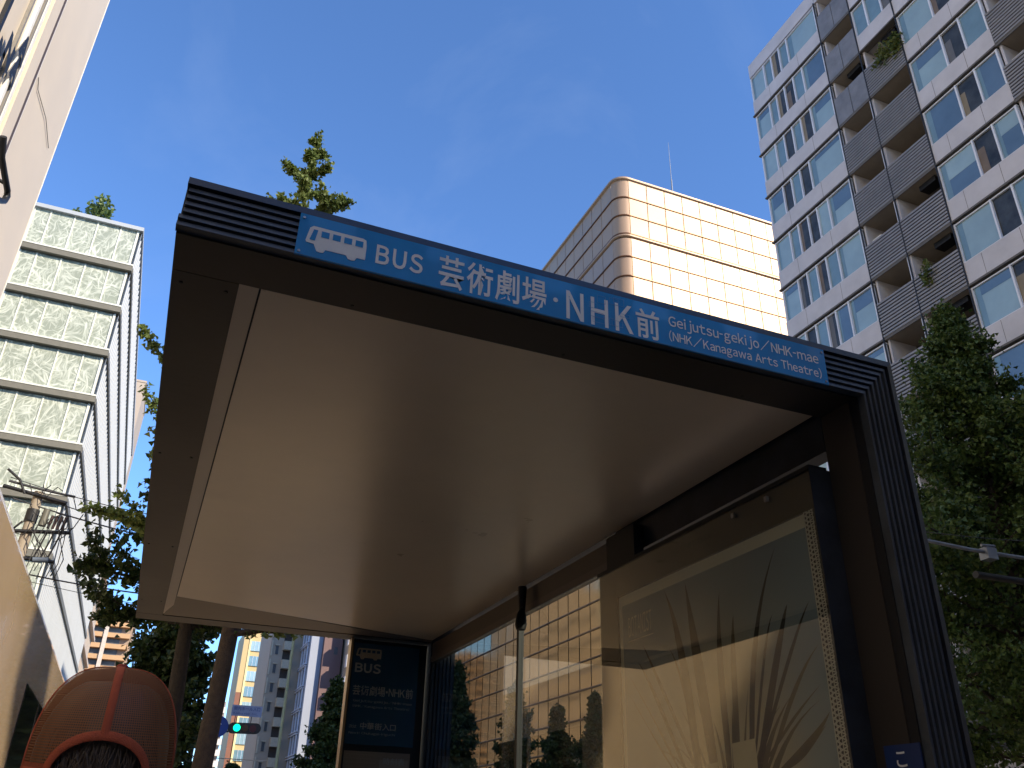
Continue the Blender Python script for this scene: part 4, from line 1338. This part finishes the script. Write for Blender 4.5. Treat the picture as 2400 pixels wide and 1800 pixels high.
wire((-4.4, 24.9, 8.22), (2.2, 25, 7.82), .25, .012, 'uppermost thin wire running right from the utility pole')
wire((-4.4, 24.85, 8.10), (-2.75, 24.9, 7.93), .02, .035, 'thick short cable at the top of the utility pole')
wire((-4.3, 24.9, 7.95), (2.2, 25, 7.45), .3, .014, 'second wire from the top at the utility pole')
wire((-4.2, 24.9, 7.66), (2.0, 25, 6.95), .15, .02, 'wire leaving the upper insulators of the pole')
wire((-4.2, 24.9, 6.75), (-9, 26, 7.4), .1, .02, 'wire leading left from the pole crossarm')
wire((-3.3, 24.9, 5.72), (-0.2, 25.2, 5.62), .04, .02, 'lowest heavy wire below the pole crossarms')
wire((-3.3, 24.9, 5.55), (-0.2, 25.2, 5.30), .02, .008, 'faint thin wire under the lowest heavy wire')

# ================================================================== traffic signal and signs
sgm = mat('signal_housing', (0.012, 0.013, 0.015), 0.5)
ts = thing('traffic_signal', (2.2, 38.2, -E), 'horizontal traffic signal showing green, hanging beyond the tree trunk', 'traffic light')
b = MB()
n = 10; pts = []
for i in range(n + 1):
    a = pi / 2 + pi * i / n; pts.append((3.60 + .20 * cos(a), 37.9, 3.64 + .20 * sin(a)))
for i in range(n + 1):
    a = -pi / 2 + pi * i / n; pts.append((4.48 + .20 * cos(a), 37.9, 3.66 + .20 * sin(a)))
b.prism(pts[::-1], (0, .18, 0)); b.build('housing', sgm, ts)
gm = bpy.data.materials.new('lit_green_lens'); gm.use_nodes = True
gb_ = gm.node_tree.nodes['Principled BSDF']; gb_.inputs['Base Color'].default_value = (0.0, 0.5, 0.3, 1)
gb_.inputs['Emission Color'].default_value = (0.0, 0.95, 0.42, 1); gb_.inputs['Emission Strength'].default_value = 1.2
for i, (x, m) in enumerate(((3.74, gm), (4.05, mat('unlit_amber', (0.06, 0.035, 0.01), 0.3)), (4.36, mat('unlit_red', (0.06, 0.01, 0.01), 0.3)))):
    b = MB(); b.tube([(x, 37.9, 3.65), (x, 37.87, 3.65)], .135, 20); b.build('lens', m, ts)
b = MB(); b.tube([(-2.2, 38, 3.72), (3.45, 38, 3.72)], .05, 8); b.build('arm', sgm, ts)
b = MB(); b.tube([(-2.2, 38, 3.45), (3.45, 38, 3.50)], .035, 8); b.build('arm', sgm, ts)
b = MB(); b.tube([(2.2, 38.1, -E + .12), (2.2, 38.1, 4.3)], .09, 10); b.build('post', M_barkd, ts)
rd_ = thing('round_blue_sign', (3.0, 37.8, 3.3), 'round blue road sign partly hidden behind the tree trunk', 'road sign')
b = MB(); b.tube([(3.0, 37.8, 3.64), (3.0, 37.78, 3.64)], .40, 28); b.build('disc', mat('road_sign_blue', (0.006, 0.035, 0.22), 0.4), rd_)
b = MB(); b.prism([(2.95, 37.77, 3.45), (3.05, 37.77, 3.45), (3.05, 37.77, 3.72), (3.13, 37.77, 3.72), (3.0, 37.77, 3.90), (2.87, 37.77, 3.72), (2.95, 37.77, 3.72)], (0, -.004, 0)); b.build('arrow', M_white, rd_)
nb = thing('street_name_board', (4.0, 37.9, 4.1), 'wide pale blue street name board above the traffic signal', 'road sign')
box('board', mat('name_board_blue', (0.16, 0.23, 0.42), 0.5), (3.44, 4.62), (37.90, 37.94), (4.09, 4.50), nb)
mbt = mat('board_letters', (0.03, 0.06, 0.22), 0.5)
text('lettering', '関内ホール入口', mbt, nb, (3.52, 37.895, 4.30), SU, SV, 1.02, .15, .01)
gothic('lettering', 'Kannai Hall Ent.', mbt, nb, (3.52, 37.895, 4.15), SU, SV, .95, .09)
for x in (3.62, 4.25):
    box('stay', sgm, (x - .015, x + .015), (37.95, 37.98), (3.80, 4.12), nb)
# thin horizontal arm low across the street
la = thing('span_bar', (4, 38, 2.5), 'thin horizontal bar crossing below the traffic signal', 'bar')
b = MB(); b.tube([(1.6, 38, 2.53), (5.1, 38, 2.50)], .018, 6); b.build('rod', mat('bar_grey', (0.30, 0.28, 0.24), 0.5), la)
lp = thing('pale_street_pipe', (8.7, 60, -E), 'tall slender yellowish pole in front of the beige apartment block', 'pole')
b = MB(); b.tube([(8.68, 60, -E + .12), (8.68, 60, 14)], [.11, .09], 10); b.build('shaft', mat('yellow_grey_paint', (0.36, 0.36, 0.20), 0.5), lp)
# lamp arm at the right edge
ra = thing('steel_lamp_arm', (10, 8.3, 3.6), 'slender bright steel arm with a clamp, crossing in front of the right-hand tree', 'lamp arm')
b = MB(); b.tube([(8.6, 8, 3.60), (9.9, 8, 3.57), (11.6, 8, 3.60)], [.024, .028, .03], 8); b.build('arm', mat('galvanised_steel', (0.22, 0.25, 0.31), 0.35, 0.7), ra)
b = MB(); b.box((10.12, 10.30), (7.93, 8.07), (3.47, 3.63)); b.tube([(10.05, 7.95, 3.64), (10.3, 7.95, 3.66)], .02, 6); b.build('clamp', MATS['galvanised_steel'], ra)
b = MB(); b.tube([(11.6, 8, -E + .12), (11.6, 8, 3.9)], .08, 10); b.build('post', MATS['galvanised_steel'], ra)
rb = thing('dark_lamp_arm', (10.6, 8.3, 3.2), 'short dark arm below the steel arm at the right edge', 'lamp arm')
b = MB(); b.tube([(10.0, 8.1, 3.27), (11.6, 8.1, 3.29)], .05, 8); b.build('arm', M_black, rb)
wire((9.9, 9, 4.15), (12.6, 9, 4.35), .02, .006, 'hair-thin wire above the steel arm at the right edge')

# ================================================================== trees


def tree(name, label, x, y, top, base, rad, nl, per_l, ls, mleaf, mbark, tr=.15, seed=1, lean=(0, 0), group=None, shape=1.0, up_=0.8, clump=.16):
    random.seed(seed)
    t = thing(name, (x, y, -E + .12), label, 'tree', group)
    b = MB(); pts = []; rr = []
    H = top + E - .12
    n = 14
    for i in range(n + 1):
        s_ = i / n
        pts.append(Vector((x + lean[0] * s_ + .05 * sin(s_ * 9 + seed), y + lean[1] * s_ + .05 * cos(s_ * 7 + seed), -E + .12 + H * s_ * .99)))
        rr.append(max(.012, tr * (1 - s_) ** .75 * (1.25 if i == 0 else 1)))
    b.tube(pts, rr, 12)
    lv = MB()
    tpos = lambda z: pts[0].lerp(pts[-1], 0) if False else None

    def trunk_at(z):
        s_ = (z + E - .12) / (H * .99) * n
        i = max(0, min(n - 1, int(s_)))
        return pts[i].lerp(pts[i + 1], s_ - i)
    for i in range(nl):
        f = (i + random.random()) / nl
        z0 = base + (top - base) * (f ** .92) * .97
        p0 = trunk_at(z0)
        L = rad * (1 - f) ** shape * random.uniform(.55, 1.15) + .25 * rad * random.random() * (1 - f) + .08
        a = i * 2.399 + random.uniform(-.4, .4)
        el = up_ * random.uniform(.5, 1.3)
        if f < .15: el *= .35
        d = Vector((cos(a), sin(a), 0))
        ps = []
        m = 6
        for k in range(m + 1):
            s_ = k / m
            ps.append(p0 + d * L * s_ + Vector((0, 0, L * el * (s_ ** 1.25))) + Vector((random.gauss(0, .03), random.gauss(0, .03), random.gauss(0, .03))) * L)
        r0 = max(.010, tr * .28 * (1 - f) + .008)
        b.tube(ps, [r0 * (1 - .85 * k / m) for k in range(m + 1)], 5, 0, False)
        nn = int(per_l * (.35 + L / rad))
        for q in range(nn):
            s_ = random.random() ** .75 * .97 + .06
            k = min(m - 1, int(s_ * m)); pc = ps[k].lerp(ps[k + 1], s_ * m - k)
            c = clump * (1.1 - .45 * s_) * (1 - .35 * f)
            pc = pc + Vector((random.gauss(0, c), random.gauss(0, c), random.gauss(0, c * .7)))
            leaf(lv, pc, ls * random.uniform(.6, 1.25))
        # side twigs
        for q in range(3 if L > .6 else 1):
            s_ = random.uniform(.35, .9); k = min(m - 1, int(s_ * m)); pa = ps[k].lerp(ps[k + 1], s_ * m - k)
            dd = (Matrix.Rotation(random.choice((-1, 1)) * random.uniform(.5, 1.1), 3, 'Z') @ d)
            l2 = L * random.uniform(.25, .5)
            pe = pa + dd * l2 + Vector((0, 0, l2 * random.uniform(.1, .9)))
            b.tube([pa, (pa + pe) / 2 + Vector((0, 0, .02)), pe], [r0 * .4, r0 * .3, .004], 4, 0, False)
            for w_ in range(int(nn * .28)):
                pc = pa.lerp(pe, random.random() * 1.05) + Vector((random.gauss(0, clump * .6), random.gauss(0, clump * .6), random.gauss(0, clump * .5)))
                leaf(lv, pc, ls * random.uniform(.6, 1.2))
    # leader shoot
    for q in range(int(per_l * .8)):
        s_ = random.random()
        pc = trunk_at(top - .16 * (top - base) * s_) + Vector((random.gauss(0, clump * .45), random.gauss(0, clump * .45), 0))
        leaf(lv, pc, ls * random.uniform(.6, 1.1))
    b.build('trunk', mbark, t)
    lv.build('crown', mleaf, t)
    return t


GB = 'street trees behind the shelter'
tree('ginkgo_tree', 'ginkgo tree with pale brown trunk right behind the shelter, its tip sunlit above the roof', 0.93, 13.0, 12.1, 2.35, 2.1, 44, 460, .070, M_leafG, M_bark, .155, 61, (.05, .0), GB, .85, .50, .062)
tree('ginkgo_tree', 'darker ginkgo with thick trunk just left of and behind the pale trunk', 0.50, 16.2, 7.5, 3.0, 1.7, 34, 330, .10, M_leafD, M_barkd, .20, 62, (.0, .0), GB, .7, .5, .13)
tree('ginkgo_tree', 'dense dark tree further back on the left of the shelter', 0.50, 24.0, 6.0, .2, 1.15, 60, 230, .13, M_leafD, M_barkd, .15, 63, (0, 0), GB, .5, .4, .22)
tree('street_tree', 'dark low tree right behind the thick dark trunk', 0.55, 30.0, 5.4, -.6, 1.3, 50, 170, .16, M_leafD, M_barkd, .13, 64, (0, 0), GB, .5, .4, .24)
tree('street_tree', 'small dark tree under the traffic signal', 6.1, 60.0, 3.6, -.9, 1.6, 44, 160, .22, M_leafD, M_barkd, .12, 65, (0, 0), None, .8, .4, .25)
tree('conifer_tree', 'dark pointed tree between the grey building and the stop board', 9.0, 45.0, 7.0, -.9, 2.0, 100, 190, .17, M_leafD, M_barkd, .18, 66, (0, 0), None, .95, .3, .17)
tree('broad_tree', 'large leafy tree beside the right-hand post, its pointed top against the tower balconies', 14.5, 11.0, 10.6, 1.2, 3.0, 100, 520, .082, M_leafR, M_barkd, .22, 67, (0, 0), 'street trees in front of the tower', .95, .45, .19)
tree('broad_tree', 'second leafy tree cut by the right edge of the picture', 17.2, 11.6, 9.3, 1.0, 3.1, 95, 520, .086, M_leafR, M_barkd, .22, 68, (0, 0), 'street trees in front of the tower', .85, .45, .20)
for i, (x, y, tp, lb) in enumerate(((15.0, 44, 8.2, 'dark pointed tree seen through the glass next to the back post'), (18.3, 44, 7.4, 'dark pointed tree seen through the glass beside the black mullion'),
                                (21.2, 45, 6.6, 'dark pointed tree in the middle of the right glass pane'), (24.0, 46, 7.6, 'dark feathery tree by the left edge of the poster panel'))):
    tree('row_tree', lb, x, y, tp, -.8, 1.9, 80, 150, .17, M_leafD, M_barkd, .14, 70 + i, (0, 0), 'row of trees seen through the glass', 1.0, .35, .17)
